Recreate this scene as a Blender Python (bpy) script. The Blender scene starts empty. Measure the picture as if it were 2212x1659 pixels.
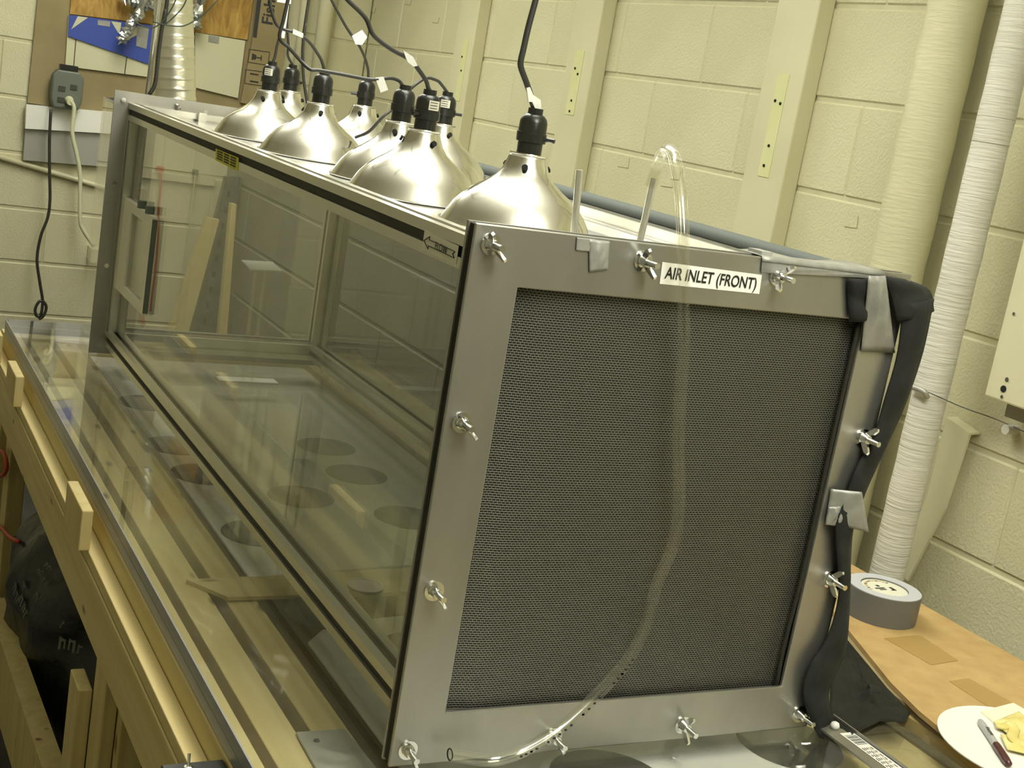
import bpy, bmesh, math, random
from mathutils import Vector, Matrix
random.seed(7)
sc = bpy.context.scene

# ------------------------------------------------------------------ camera, world, lights, exposure
CAM = Vector((-0.594358, -1.196880, 1.634597))
YAW, PITCH, ROLL, FPX = math.radians(29.10), math.radians(-12.00), math.radians(9.73), 2848.7
d_ = Vector((math.sin(YAW)*math.cos(PITCH), math.cos(YAW)*math.cos(PITCH), math.sin(PITCH)))
r_ = d_.cross(Vector((0, 0, 1))).normalized()
u_ = r_.cross(d_)
R2 = math.cos(ROLL)*r_ + math.sin(ROLL)*u_
U2 = -math.sin(ROLL)*r_ + math.cos(ROLL)*u_
cam = bpy.data.cameras.new('camera')
camo = bpy.data.objects.new('camera', cam)
sc.collection.objects.link(camo)
camo.matrix_world = Matrix(((R2.x, U2.x, -d_.x, CAM.x), (R2.y, U2.y, -d_.y, CAM.y), (R2.z, U2.z, -d_.z, CAM.z), (0, 0, 0, 1)))
cam.sensor_width = 36.0
cam.sensor_fit = 'HORIZONTAL'
cam.lens = 36.0*FPX/2212.0
cam.clip_start = 0.02
sc.camera = camo

w = bpy.data.worlds.new('world'); sc.world = w; w.use_nodes = True
w.node_tree.nodes['Background'].inputs[0].default_value = (0.9, 0.95, 0.75, 1)
w.node_tree.nodes['Background'].inputs[1].default_value = 0.0

def area(name, loc, sx, sy, power, col=(1.0, 0.99, 0.905)):
    l = bpy.data.lights.new(name, 'AREA'); l.shape = 'RECTANGLE'; l.size = sx; l.size_y = sy
    l.energy = power; l.color = col
    o = bpy.data.objects.new(name, l); sc.collection.objects.link(o); o.location = loc
    return o
# hanging strip fixtures above the bench: light goes down to the room and up to the ceiling
for (x_, y_, p_) in ((0.20, -0.95, 12), (0.28, 0.95, 7), (0.28, 2.75, 8)):
    area('strip_light', (x_, y_, 2.24), 0.36, 1.2, p_)
    area('strip_light', (x_, y_, 2.26), 0.36, 1.2, p_*1.7).rotation_euler = (math.pi, 0, 0)

vs = sc.view_settings
vs.view_transform = 'Standard'; vs.look = 'None'; vs.gamma = 1.0; vs.use_curve_mapping = False
vs.exposure = 0.58
sc.cycles.transparent_max_bounces = 24
sc.cycles.max_bounces = 14
sc.cycles.transmission_bounces = 12
sc.cycles.glossy_bounces = 6
sc.cycles.sample_clamp_indirect = 4.0
sc.cycles.caustics_reflective = False
sc.cycles.caustics_refractive = False

# ------------------------------------------------------------------ helpers
X, Y, Z = 0, 1, 2
def at(px, py, ax, val):
    """the place where the line of sight through a photo pixel meets the plane axis = val"""
    v = R2*((px-1106)/FPX) - U2*((py-829.5)/FPX) + d_
    return CAM + v*((val-CAM[ax])/v[ax])

def prop(o, label=None, cat=None, group=None, kind=None):
    if label: o['label'] = label
    if cat: o['category'] = cat
    if group: o['group'] = group
    if kind: o['kind'] = kind
    return o

def empty(name, loc, label, cat, group=None):
    o = bpy.data.objects.new(name, None); o.empty_display_size = 0.05
    sc.collection.objects.link(o); o.location = loc
    return prop(o, label, cat, group)

def wloc(o):
    v = Vector((0, 0, 0))
    while o:
        v = v + o.location; o = o.parent
    return v

def obj(name, bm, mat, parent=None, smooth=False, label=None, cat=None, group=None, kind=None, solid=0.0, bevel=0.0, origin=None):
    """link a bmesh given in world coordinates as one mesh object"""
    if len(bm.verts):
        xs = [v.co for v in bm.verts]
        c = Vector([(min(p[i] for p in xs)+max(p[i] for p in xs))/2 for i in range(3)])
        if parent is None: c.z = min(p.z for p in xs)
    if origin is not None: c = Vector(origin)
    bmesh.ops.translate(bm, verts=bm.verts, vec=-c)
    bmesh.ops.recalc_face_normals(bm, faces=bm.faces)
    me = bpy.data.meshes.new(name)
    bm.to_mesh(me); bm.free()
    if smooth:
        for p in me.polygons: p.use_smooth = True
        if smooth == 2:
            me.set_sharp_from_angle(angle=math.radians(35))
    me.materials.append(mat)
    o = bpy.data.objects.new(name, me); sc.collection.objects.link(o)
    o.location = c - (wloc(parent) if parent else Vector((0, 0, 0)))
    o.parent = parent
    if solid:
        m = o.modifiers.new('solid', 'SOLIDIFY'); m.thickness = solid; m.offset = 0
    if bevel:
        m = o.modifiers.new('bevel', 'BEVEL'); m.width = bevel; m.segments = 2; m.limit_method = 'ANGLE'
    return prop(o, label, cat, group, kind)

def box(bm, x0, x1, y0, y1, z0, z1):
    vs_ = [bm.verts.new(p) for p in ((x0,y0,z0),(x1,y0,z0),(x1,y1,z0),(x0,y1,z0),(x0,y0,z1),(x1,y0,z1),(x1,y1,z1),(x0,y1,z1))]
    for f in ((0,3,2,1),(4,5,6,7),(0,1,5,4),(1,2,6,5),(2,3,7,6),(3,0,4,7)):
        bm.faces.new([vs_[i] for i in f])
    return bm

def B(x0, x1, y0, y1, z0, z1): return box(bmesh.new(), x0, x1, y0, y1, z0, z1)

def prism(bm, pts, off):
    """polygon pts (3D) swept by vector off"""
    off = Vector(off)
    a = [bm.verts.new(p) for p in pts]; b = [bm.verts.new(Vector(p)+off) for p in pts]
    n = len(pts)
    bm.faces.new(a); bm.faces.new(b[::-1])
    for i in range(n):
        bm.faces.new((a[i], b[i], b[(i+1) % n], a[(i+1) % n]))
    return bm

def frame_of(t):
    t = t.normalized()
    a = Vector((0, 0, 1)) if abs(t.z) < 0.9 else Vector((1, 0, 0))
    n = t.cross(a).normalized()
    return n, t.cross(n).normalized()

def tube(bm, pts, r, seg=10, cap=True):
    pts = [Vector(p) for p in pts]
    rr = r if isinstance(r, (list, tuple)) else [r]*len(pts)
    rings = []
    n = None
    for i, p in enumerate(pts):
        t = (pts[min(i+1, len(pts)-1)]-pts[max(i-1, 0)]).normalized()
        if n is None: n, b = frame_of(t)
        else:
            n = (n - t*n.dot(t)).normalized()
            b = t.cross(n)
        rings.append([bm.verts.new(p + (n*math.cos(k*2*math.pi/seg)+b*math.sin(k*2*math.pi/seg))*rr[i]) for k in range(seg)])
    for i in range(len(rings)-1):
        for k in range(seg):
            bm.faces.new((rings[i][k], rings[i][(k+1) % seg], rings[i+1][(k+1) % seg], rings[i+1][k]))
    if cap:
        bm.faces.new(rings[0][::-1]); bm.faces.new(rings[-1])
    return bm

def smooth_path(pts, n=8):
    pts = [Vector(p) for p in pts]
    P = [2*pts[0]-pts[1]]+pts+[2*pts[-1]-pts[-2]]
    out = []
    for i in range(1, len(P)-2):
        for k in range(n):
            t = k/n
            a, b, c, d = P[i-1], P[i], P[i+1], P[i+2]
            out.append(0.5*((2*b)+(c-a)*t+(2*a-5*b+4*c-d)*t*t+(3*b-a-3*c+d)*t**3))
    out.append(pts[-1])
    return out

def lathe(bm, prof, c, seg=48, cap=False):
    """profile [(radius, z)] spun about a vertical axis through c"""
    c = Vector(c); rings = []
    for r, z in prof:
        rings.append([bm.verts.new(c+Vector((r*math.cos(k*2*math.pi/seg), r*math.sin(k*2*math.pi/seg), z))) for k in range(seg)])
    for i in range(len(rings)-1):
        for k in range(seg):
            bm.faces.new((rings[i][k], rings[i][(k+1) % seg], rings[i+1][(k+1) % seg], rings[i+1][k]))
    if cap:
        bm.faces.new(rings[0][::-1]); bm.faces.new(rings[-1])
    return bm

def sheet(bm, rows):
    """grid of 3D points -> quads"""
    V = [[bm.verts.new(p) for p in r] for r in rows]
    for i in range(len(V)-1):
        for j in range(len(V[0])-1):
            bm.faces.new((V[i][j], V[i][j+1], V[i+1][j+1], V[i+1][j]))
    return bm

def patch(bm, q, n=8, m=8, fn=None):
    """bilinear sheet over four corner points q (TL,TR,BR,BL); fn(u,v)->offset vector"""
    q = [Vector(p) for p in q]
    rows = []
    for i in range(n+1):
        v = i/n
        a = q[0].lerp(q[3], v); b = q[1].lerp(q[2], v)
        rows.append([a.lerp(b, j/m) + (fn(j/m, v) if fn else Vector((0, 0, 0))) for j in range(m+1)])
    return sheet(bm, rows)

def lettering(text, mat, parent, c, ux, uy, size, depth=0.0004, name='lettering', bold=0.0, align='CENTER', sx=1.0):
    """flat print: text laid in the plane of ux, uy centred at c (world)"""
    cu = bpy.data.curves.new('t', 'FONT'); cu.body = text; cu.size = 1.0; cu.align_x = align; cu.align_y = 'CENTER'
    cu.offset = bold; cu.extrude = 0.0
    o = bpy.data.objects.new('t', cu); sc.collection.objects.link(o)
    dg = bpy.context.evaluated_depsgraph_get()
    me = bpy.data.meshes.new_from_object(o.evaluated_get(dg))
    bpy.data.objects.remove(o); bpy.data.curves.remove(cu)
    ux = Vector(ux).normalized(); uy = Vector(uy).normalized(); nn = ux.cross(uy)
    bm = bmesh.new(); bm.from_mesh(me); bpy.data.meshes.remove(me)
    for v in bm.verts:
        v.co = Vector(c) + ux*v.co.x*size*sx + uy*v.co.y*size + nn*depth
    return obj(name, bm, mat, parent)

# ------------------------------------------------------------------ materials
MATS = {}
def mat(name, col, rough=0.6, metal=0.0, spec=0.5):
    if name in MATS: return MATS[name]
    m = bpy.data.materials.new(name); m.use_nodes = True
    b = m.node_tree.nodes['Principled BSDF']
    b.inputs['Base Color'].default_value = (*col, 1); b.inputs['Roughness'].default_value = rough
    b.inputs['Metallic'].default_value = metal; b.inputs['Specular IOR Level'].default_value = spec
    MATS[name] = m
    return m

def nodes(m): return m.node_tree.nodes, m.node_tree.links, m.node_tree.nodes['Principled BSDF']

def noise_col(m, c1, c2, scale=(8, 8, 8), detail=4, coord='Object', lo=0.35, hi=0.65, bump=0.0, bscale=None, dist=0.0, bdist=0.002):
    n, l, b = nodes(m)
    tc = n.new('ShaderNodeTexCoord'); mp = n.new('ShaderNodeMapping'); mp.inputs['Scale'].default_value = scale
    l.new(tc.outputs[coord], mp.inputs[0])
    nz = n.new('ShaderNodeTexNoise'); nz.inputs['Scale'].default_value = 1; nz.inputs['Detail'].default_value = detail
    nz.inputs['Distortion'].default_value = dist
    l.new(mp.outputs[0], nz.inputs['Vector'])
    cr = n.new('ShaderNodeValToRGB'); cr.color_ramp.elements[0].position = lo; cr.color_ramp.elements[1].position = hi
    cr.color_ramp.elements[0].color = (*c1, 1); cr.color_ramp.elements[1].color = (*c2, 1)
    l.new(nz.outputs[0], cr.inputs[0]); l.new(cr.outputs[0], b.inputs['Base Color'])
    if bump:
        src = nz
        if bscale:
            mp2 = n.new('ShaderNodeMapping'); mp2.inputs['Scale'].default_value = bscale
            l.new(tc.outputs[coord], mp2.inputs[0])
            src = n.new('ShaderNodeTexNoise'); src.inputs['Scale'].default_value = 1; src.inputs['Detail'].default_value = 5
            l.new(mp2.outputs[0], src.inputs['Vector'])
        bp = n.new('ShaderNodeBump'); bp.inputs['Strength'].default_value = bump; bp.inputs['Distance'].default_value = bdist
        l.new(src.outputs[0], bp.inputs['Height']); l.new(bp.outputs[0], b.inputs['Normal'])
    return m

def wood(name, c1, c2, axis):
    m = mat(name, c1, 0.62)
    n, l, b = nodes(m)
    tc = n.new('ShaderNodeTexCoord'); mp = n.new('ShaderNodeMapping')
    s = [38, 38, 38]; s[axis] = 1.6
    mp.inputs['Scale'].default_value = s
    l.new(tc.outputs['Object'], mp.inputs[0])
    nz = n.new('ShaderNodeTexNoise'); nz.inputs['Scale'].default_value = 1; nz.inputs['Detail'].default_value = 5; nz.inputs['Distortion'].default_value = 0.6
    l.new(mp.outputs[0], nz.inputs['Vector'])
    cr = n.new('ShaderNodeValToRGB'); e = cr.color_ramp.elements
    e[0].position = 0.30; e[1].position = 0.72; e[0].color = (*c1, 1); e[1].color = (*c2, 1)
    l.new(nz.outputs[0], cr.inputs[0])
    # small dark knots
    vo = n.new('ShaderNodeTexVoronoi'); vo.inputs['Scale'].default_value = 1.0
    mp2 = n.new('ShaderNodeMapping'); s2 = [16, 16, 16]; s2[axis] = 6; mp2.inputs['Scale'].default_value = s2
    l.new(tc.outputs['Object'], mp2.inputs[0]); l.new(mp2.outputs[0], vo.inputs['Vector'])
    k = n.new('ShaderNodeValToRGB'); k.color_ramp.elements[0].position = 0.06; k.color_ramp.elements[1].position = 0.13
    k.color_ramp.elements[0].color = (0.10, 0.055, 0.02, 1); k.color_ramp.elements[1].color = (1, 1, 1, 1)
    l.new(vo.outputs['Distance'], k.inputs[0])
    mx = n.new('ShaderNodeMixRGB'); mx.blend_type = 'MULTIPLY'; mx.inputs[0].default_value = 0.8
    l.new(cr.outputs[0], mx.inputs[1]); l.new(k.outputs[0], mx.inputs[2]); l.new(mx.outputs[0], b.inputs['Base Color'])
    bp = n.new('ShaderNodeBump'); bp.inputs['Strength'].default_value = 0.15; bp.inputs['Distance'].default_value = 0.002
    l.new(nz.outputs[0], bp.inputs['Height']); l.new(bp.outputs[0], b.inputs['Normal'])
    return m

def glass(name, tint, ior=1.49, rough=0.01, haze=0.0, hazecol=(0.6, 0.62, 0.5)):
    m = bpy.data.materials.new(name); m.use_nodes = True
    n, l = m.node_tree.nodes, m.node_tree.links
    n.clear()
    out = n.new('ShaderNodeOutputMaterial')
    tr = n.new('ShaderNodeBsdfTransparent'); tr.inputs[0].default_value = (*tint, 1)
    gl = n.new('ShaderNodeBsdfGlossy'); gl.inputs['Roughness'].default_value = rough; gl.inputs[0].default_value = (1, 1, 1, 1)
    fr = n.new('ShaderNodeFresnel'); fr.inputs['IOR'].default_value = ior
    mx = n.new('ShaderNodeMixShader')
    base = tr
    if haze:
        df = n.new('ShaderNodeBsdfDiffuse'); df.inputs[0].default_value = (*hazecol, 1)
        mh = n.new('ShaderNodeMixShader'); mh.inputs[0].default_value = haze
        l.new(tr.outputs[0], mh.inputs[1]); l.new(df.outputs[0], mh.inputs[2]); base = mh
    # same reflectance from both sides of each face
    geo = n.new('ShaderNodeNewGeometry')
    dot = n.new('ShaderNodeVectorMath'); dot.operation = 'DOT_PRODUCT'
    l.new(geo.outputs['Incoming'], dot.inputs[0]); l.new(geo.outputs['Normal'], dot.inputs[1])
    ab = n.new('ShaderNodeMath'); ab.operation = 'ABSOLUTE'; l.new(dot.outputs['Value'], ab.inputs[0])
    one = n.new('ShaderNodeMath'); one.operation = 'SUBTRACT'; one.inputs[0].default_value = 1; l.new(ab.outputs[0], one.inputs[1])
    pw = n.new('ShaderNodeMath'); pw.operation = 'POWER'; pw.inputs[1].default_value = 5; l.new(one.outputs[0], pw.inputs[0])
    r0 = ((ior-1)/(ior+1))**2
    ma = n.new('ShaderNodeMath'); ma.operation = 'MULTIPLY_ADD'; ma.inputs[1].default_value = 1-r0; ma.inputs[2].default_value = r0
    l.new(pw.outputs[0], ma.inputs[0])
    n.remove(fr)
    l.new(ma.outputs[0], mx.inputs[0]); l.new(base.outputs[0], mx.inputs[1]); l.new(gl.outputs[0], mx.inputs[2])
    l.new(mx.outputs[0], out.inputs[0])
    return m

M_WALL = noise_col(mat('cream_block_paint', (0.63, 0.605, 0.40), 0.55), (0.605, 0.58, 0.38), (0.655, 0.63, 0.425), (3, 3, 3), 3,
                   bump=0.55, bscale=(160, 160, 160), bdist=0.0035)
M_WALLG = noise_col(mat('grey_shaded_block_paint', (0.23, 0.223, 0.178), 0.6), (0.213, 0.206, 0.164), (0.247, 0.24, 0.192), (3, 3, 3), 3,
                   bump=0.5, bscale=(160, 160, 160), bdist=0.003)  # grey low wall, its colour also darkened for the shade behind the tunnel
M_WALLP = noise_col(mat('cream_gloss_paint', (0.64, 0.615, 0.41), 0.4), (0.615, 0.59, 0.39), (0.665, 0.64, 0.435), (4, 4, 4), 3, bump=0.1, bscale=(60, 60, 60))
M_MORTAR = noise_col(mat('painted_mortar', (0.59, 0.565, 0.37), 0.6), (0.56, 0.535, 0.345), (0.62, 0.595, 0.395), (20, 20, 20), 3, bump=0.3)
M_CEIL = mat('ceiling_white', (0.84, 0.83, 0.74), 0.8)
M_TAN = noise_col(mat('tan_wall_paint', (0.36, 0.34, 0.24), 0.6), (0.34, 0.32, 0.225), (0.38, 0.36, 0.255), (3, 3, 3))
M_FLOOR = noise_col(mat('dark_floor', (0.035, 0.033, 0.028), 0.6), (0.025, 0.024, 0.02), (0.045, 0.042, 0.035), (12, 12, 12))
M_PATCH = noise_col(mat('yellow_paint_patch', (0.65, 0.66, 0.31), 0.5), (0.635, 0.645, 0.31), (0.67, 0.68, 0.38), (10, 10, 10))
M_AL = noise_col(mat('brushed_aluminium', (0.40, 0.395, 0.35), 0.38, 0.85), (0.33, 0.325, 0.29), (0.44, 0.43, 0.38), (7, 7, 2.5), 6, lo=0.3, hi=0.7,
                 bump=0.05, bscale=(30, 30, 700), bdist=0.0005)
M_RAIL = mat('extruded_aluminium', (0.70, 0.69, 0.61), 0.25, 0.8)
M_SLOT = mat('dark_slot', (0.05, 0.05, 0.035), 0.7)
M_GASKET = mat('black_foam_gasket', (0.018, 0.016, 0.008), 0.9)
M_CHROME = mat('zinc_steel', (0.82, 0.83, 0.82), 0.14, 1.0)
M_LAMP = mat('spun_aluminium', (0.93, 0.92, 0.86), 0.17, 1.0)
def spun(m):
    n, l, b = nodes(m)
    tg = n.new('ShaderNodeTangent'); tg.direction_type = 'RADIAL'; tg.axis = 'Z'
    l.new(tg.outputs[0], b.inputs['Tangent'])
    b.inputs['Anisotropic'].default_value = 0.5
    b.inputs['Anisotropic Rotation'].default_value = 0.25
    b.inputs['Roughness'].default_value = 0.14
spun(M_LAMP)
M_LINING = mat('lamp_lining', (0.35, 0.35, 0.32), 0.7)
M_BLACK = mat('black_plastic', (0.016, 0.017, 0.014), 0.28)
M_HOLE = mat('vent_black', (0.006, 0.006, 0.006), 0.9)
M_CORD = mat('cord_rubber', (0.035, 0.035, 0.028), 0.42)
M_CORDG = mat('grey_cord', (0.20, 0.20, 0.17), 0.45)
M_WHITE = mat('white_paper', (0.82, 0.82, 0.76), 0.6)
M_LABEL = mat('label_paper', (0.72, 0.71, 0.58), 0.5)
M_INK = mat('black_ink', (0.012, 0.011, 0.008), 0.6)
M_YEL = mat('yellow_sticker', (0.62, 0.58, 0.02), 0.5)
M_DUCTT = noise_col(mat('duct_tape', (0.30, 0.30, 0.27), 0.42, 0.25), (0.27, 0.27, 0.24), (0.35, 0.35, 0.31), (40, 40, 40), 4, bump=0.25)
M_FOAM = mat('grey_pipe_foam', (0.10, 0.115, 0.105), 0.75)
M_CLOTH = noise_col(mat('black_cloth', (0.006, 0.007, 0.006), 0.85), (0.005, 0.006, 0.005), (0.011, 0.013, 0.011), (60, 60, 60), bump=0.3)
M_PLASTIC = noise_col(mat('black_sheet_plastic', (0.010, 0.011, 0.010), 0.5, 0.0, 0.25), (0.008, 0.009, 0.008), (0.016, 0.017, 0.015), (30, 30, 30))
M_PINEY = wood('pine_along_y', (0.58, 0.46, 0.19), (0.72, 0.61, 0.31), 1)
M_PINEZ = wood('pine_upright', (0.54, 0.43, 0.17), (0.68, 0.57, 0.28), 2)
M_PINEX = wood('pine_across', (0.60, 0.48, 0.21), (0.74, 0.63, 0.33), 0)
M_PLY = wood('plywood_deck', (0.36, 0.25, 0.07), (0.46, 0.33, 0.11), 1)
M_CARD = noise_col(mat('cardboard', (0.46, 0.31, 0.12), 0.8), (0.43, 0.285, 0.11), (0.50, 0.345, 0.14), (25, 25, 25))
M_CARDB = noise_col(mat('brown_carton', (0.29, 0.235, 0.115), 0.8), (0.26, 0.21, 0.10), (0.32, 0.26, 0.13), (6, 6, 6))
M_CARDD = mat('packing_tape_on_card', (0.40, 0.26, 0.085), 0.35)
M_CARDINK = mat('carton_ink', (0.035, 0.035, 0.032), 0.7)
M_OSB = noise_col(mat('osb_strands', (0.38, 0.22, 0.04), 0.7), (0.26, 0.135, 0.02), (0.52, 0.33, 0.08), (26, 26, 9), 5, lo=0.3, hi=0.7, dist=1.5)
M_BLUE = mat('blue_sheet', (0.035, 0.07, 0.36), 0.5)
M_BOARD = mat('offwhite_board', (0.58, 0.57, 0.38), 0.6)
M_SILL = mat('grey_metal_sill', (0.42, 0.42, 0.37), 0.4, 0.3)
M_GREYB = mat('grey_outlet_box', (0.13, 0.15, 0.12), 0.5)
M_WCORD = mat('white_cord', (0.62, 0.62, 0.42), 0.5)
M_RED = mat('red_plastic', (0.48, 0.06, 0.02), 0.5)
M_DUCT = mat('foil_duct', (0.78, 0.76, 0.62), 0.30, 0.85)
M_FOIL = noise_col(mat('crumpled_foil', (0.6, 0.62, 0.6), 0.25, 0.9), (0.45, 0.47, 0.46), (0.7, 0.72, 0.72), (60, 60, 60), bump=0.8)
M_WRAP = noise_col(mat('white_pipe_wrap', (0.68, 0.67, 0.58), 0.6), (0.65, 0.64, 0.55), (0.72, 0.71, 0.62), (9, 9, 9), bump=0.7, bscale=(14, 14, 190), bdist=0.004)
M_WRAPC = noise_col(mat('cream_pipe_wrap', (0.63, 0.605, 0.40), 0.5), (0.605, 0.58, 0.38), (0.655, 0.63, 0.425), (6, 6, 6), bump=0.35, bscale=(25, 25, 170), bdist=0.004)
M_STEELD = noise_col(mat('dark_galvanised', (0.12, 0.12, 0.11), 0.5, 0.5), (0.07, 0.075, 0.07), (0.20, 0.205, 0.20), (14, 14, 14))
M_GALV = noise_col(mat('galvanised_plate', (0.42, 0.42, 0.39), 0.5, 0.4), (0.36, 0.36, 0.33), (0.47, 0.47, 0.43), (18, 18, 18))
M_PANEL = noise_col(mat('white_board_panel', (0.85, 0.84, 0.84), 0.6), (0.82, 0.81, 0.81), (0.88, 0.87, 0.87), (9, 9, 9))
M_DISC = noise_col(mat('dark_disc', (0.025, 0.026, 0.023), 0.6), (0.018, 0.019, 0.017), (0.036, 0.037, 0.033), (35, 35, 35))
M_BAG = noise_col(mat('black_bag_film', (0.012, 0.014, 0.012), 0.35), (0.009, 0.011, 0.009), (0.018, 0.02, 0.017), (30, 30, 30), bump=0.5, bscale=(14, 14, 14), bdist=0.02)
M_BAGINK = mat('grey_bag_print', (0.16, 0.165, 0.14), 0.6)
M_BROWNCAP = mat('brown_cap', (0.07, 0.018, 0.018), 0.25)
M_PEN = mat('grey_barrel', (0.42, 0.42, 0.42), 0.35)
M_GLOVE = noise_col(mat('yellow_latex', (0.72, 0.62, 0.20), 0.45), (0.66, 0.55, 0.15), (0.80, 0.72, 0.34), (30, 30, 30))
M_CARDW = mat('cream_card', (0.85, 0.83, 0.60), 0.6)
M_GREENW = mat('green_wire', (0.03, 0.05, 0.025), 0.5)
M_FRAMEW = mat('cream_plastic_frame', (0.85, 0.84, 0.70), 0.5)
M_TAPE_SIDE = mat('tape_roll_side', (0.15, 0.15, 0.135), 0.5)
M_TAPE_TOP = mat('tape_roll_top', (0.52, 0.53, 0.56), 0.5)
M_PINK = mat('pink_print', (0.5, 0.33, 0.14), 0.6)
G_PANE = glass('glass_pane', (0.85, 0.855, 0.825), 1.50)
G_ACR = glass('clear_acrylic', (0.985, 0.988, 0.975), 1.42, 0.015, haze=0.015, hazecol=(0.55, 0.56, 0.50))
G_ACR2 = glass('clear_acrylic_contact', (0.985, 0.988, 0.975), 1.10, 0.03, haze=0.01, hazecol=(0.55, 0.56, 0.50))
G_ROOF = glass('frosted_roof', (0.93, 0.935, 0.91), 1.45, 0.04, haze=0.60, hazecol=(0.78, 0.78, 0.74))
G_EDGE = mat('acrylic_edge', (0.30, 0.31, 0.34), 0.25)
G_TUBE = glass('clear_tubing', (0.965, 0.963, 0.93), 1.52, 0.03, haze=0.012, hazecol=(0.75, 0.74, 0.66))
G_TAPE = glass('clear_tape', (0.9, 0.9, 0.85), 1.5, 0.15, haze=0.15)

# perforated screen: rows of small offset openings
M_MESH = mat('perforated_screen', (0.10, 0.10, 0.085), 0.42, 0.6)
def screen_nodes():
    n, l, b = nodes(M_MESH)
    tc = n.new('ShaderNodeTexCoord'); sp = n.new('ShaderNodeSeparateXYZ'); cb = n.new('ShaderNodeCombineXYZ')
    l.new(tc.outputs['Object'], sp.inputs[0]); l.new(sp.outputs['X'], cb.inputs['X']); l.new(sp.outputs['Z'], cb.inputs['Y'])
    br = n.new('ShaderNodeTexBrick')
    br.inputs['Scale'].default_value = 1.0
    br.inputs['Brick Width'].default_value = 0.0046; br.inputs['Row Height'].default_value = 0.0028
    br.inputs['Mortar Size'].default_value = 0.0006; br.inputs['Mortar Smooth'].default_value = 0.6
    br.inputs['Color1'].default_value = (0.030, 0.030, 0.022, 1); br.inputs['Color2'].default_value = (0.030, 0.030, 0.022, 1)
    br.inputs['Mortar'].default_value = (0.23, 0.225, 0.195, 1)
    l.new(cb.outputs[0], br.inputs['Vector']); l.new(br.outputs['Color'], b.inputs['Base Color'])
    bp = n.new('ShaderNodeBump'); bp.inputs['Strength'].default_value = 0.6; bp.inputs['Distance'].default_value = 0.001
    l.new(br.outputs['Fac'], bp.inputs['Height']); l.new(bp.outputs[0], b.inputs['Normal'])
screen_nodes()

# ------------------------------------------------------------------ the room
XW, YW, XL, YF, ZC = 1.35, 3.95, -1.25, -2.75, 2.60
obj('floor', B(XL, XW+0.1, YF, YW+0.1, -0.05, 0.0), M_FLOOR, kind='structure')
obj('ceiling', B(XL, XW+0.1, YF, YW+0.1, ZC, ZC+0.05), M_CEIL, kind='structure')
obj('wall_left', B(XL-0.1, XL, YF, YW+0.1, 0, ZC), M_TAN, kind='structure')
obj('wall_front', B(XL, XW+0.1, YF-0.1, YF, 0, ZC), M_TAN, kind='structure')

def block_mesh(name, sx, sy, sz, b=0.004, m=None):
    bm = B(-sx/2, sx/2, -sy/2, sy/2, -sz/2, sz/2)
    bmesh.ops.bevel(bm, geom=bm.edges[:], offset=b, segments=1, affect='EDGES', profile=0.6)
    me = bpy.data.meshes.new(name); bm.to_mesh(me); bm.free(); me.materials.append(m or M_WALL)
    return me

COURSE, Z0C = 0.200, -0.052       # mortar joints at z = 0.148, 0.348 ... 0.948, 1.148 ...
def block_wall(root, axis, plane, a0, a1, zmax, depth=0.012, blen=0.405, m=None):
    """painted concrete blocks in running bond on a wall face; axis = running axis"""
    full = {}
    base = wloc(root)
    row = 0; z = Z0C
    while z < zmax-0.02:
        zt = min(z+COURSE, zmax); zb = max(z, 0.0)
        h = zt-zb-0.009
        a = a0 - (blen/2 if row % 2 else 0)
        while a < a1-0.01:
            s = max(a, a0); e = min(a+blen, a1)
            if e-s > 0.03:
                L_ = e-s-0.0016
                key = (round(L_, 3), round(h, 3))
                if key not in full:
                    full[key] = block_mesh('block', depth*2 if axis == 1 else L_, L_ if axis == 1 else depth*2, h, m=m)
                o = bpy.data.objects.new('block', full[key]); sc.collection.objects.link(o)
                c = (s+e)/2
                o.location = (Vector((plane, c, (zb+zt)/2)) if axis == 1 else Vector((c, plane, (zb+zt)/2))) - base
                o.parent = root
            a += blen
        z += COURSE; row += 1

wr = obj('wall_right', B(XW+0.004, XW+0.1, YF, YW+0.1, 0, ZC), M_MORTAR, kind='structure')
block_wall(wr, 1, XW+0.012, -0.62, YW, ZC)
wb = obj('wall_back', B(XL, XW, YW+0.004, YW+0.1, 0, ZC), M_MORTAR, kind='structure')
block_wall(wb, 0, YW+0.012, -0.62, XW, ZC)
# low thickened wall running behind the bench
XP = 0.845
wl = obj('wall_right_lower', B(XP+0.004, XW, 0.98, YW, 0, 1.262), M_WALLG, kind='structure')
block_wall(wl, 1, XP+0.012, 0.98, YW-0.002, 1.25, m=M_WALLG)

# painted battens standing on the right wall
def batten(k, y0, y1, d=0.045, patch_z=None, holes=()):
    t = obj('trim_%d' % k, B(XW-d, XW, y0, y1, 1.25 if y0 > 1 else 0, ZC), M_WALLP, kind='structure', bevel=0.004)
    return t
b1 = batten(1, 2.07, 2.22)
b2 = batten(2, 1.155, 1.30)
b3 = batten(3, 2.865, 3.01)
def paint_patch(par, y0, y1, z0, z1, holes):
    p = obj('paint_patch', B(XW-0.0465, XW-0.0445, y0, y1, z0, z1), M_PATCH, par)
    for (y, z) in holes:
        bm = tube(bmesh.new(), [(XW-0.0485, y, z), (XW-0.0455, y, z)], 0.0035, 8)
        obj('nail_hole', bm, M_HOLE, p)
paint_patch(b1, 2.125, 2.175, 1.62, 1.80, [(2.16, 1.75), (2.14, 1.735), (2.15, 1.66), (2.15, 1.63)])
paint_patch(b2, 1.205, 1.245, 1.56, 1.79, [(2.0*0+1.235, 1.73), (1.215, 1.725), (1.225, 1.63), (1.228, 1.585)])
paint_patch(b3, 2.90, 2.94, 1.60, 1.80, [(2.93, 1.745), (2.92, 1.70)])

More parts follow.
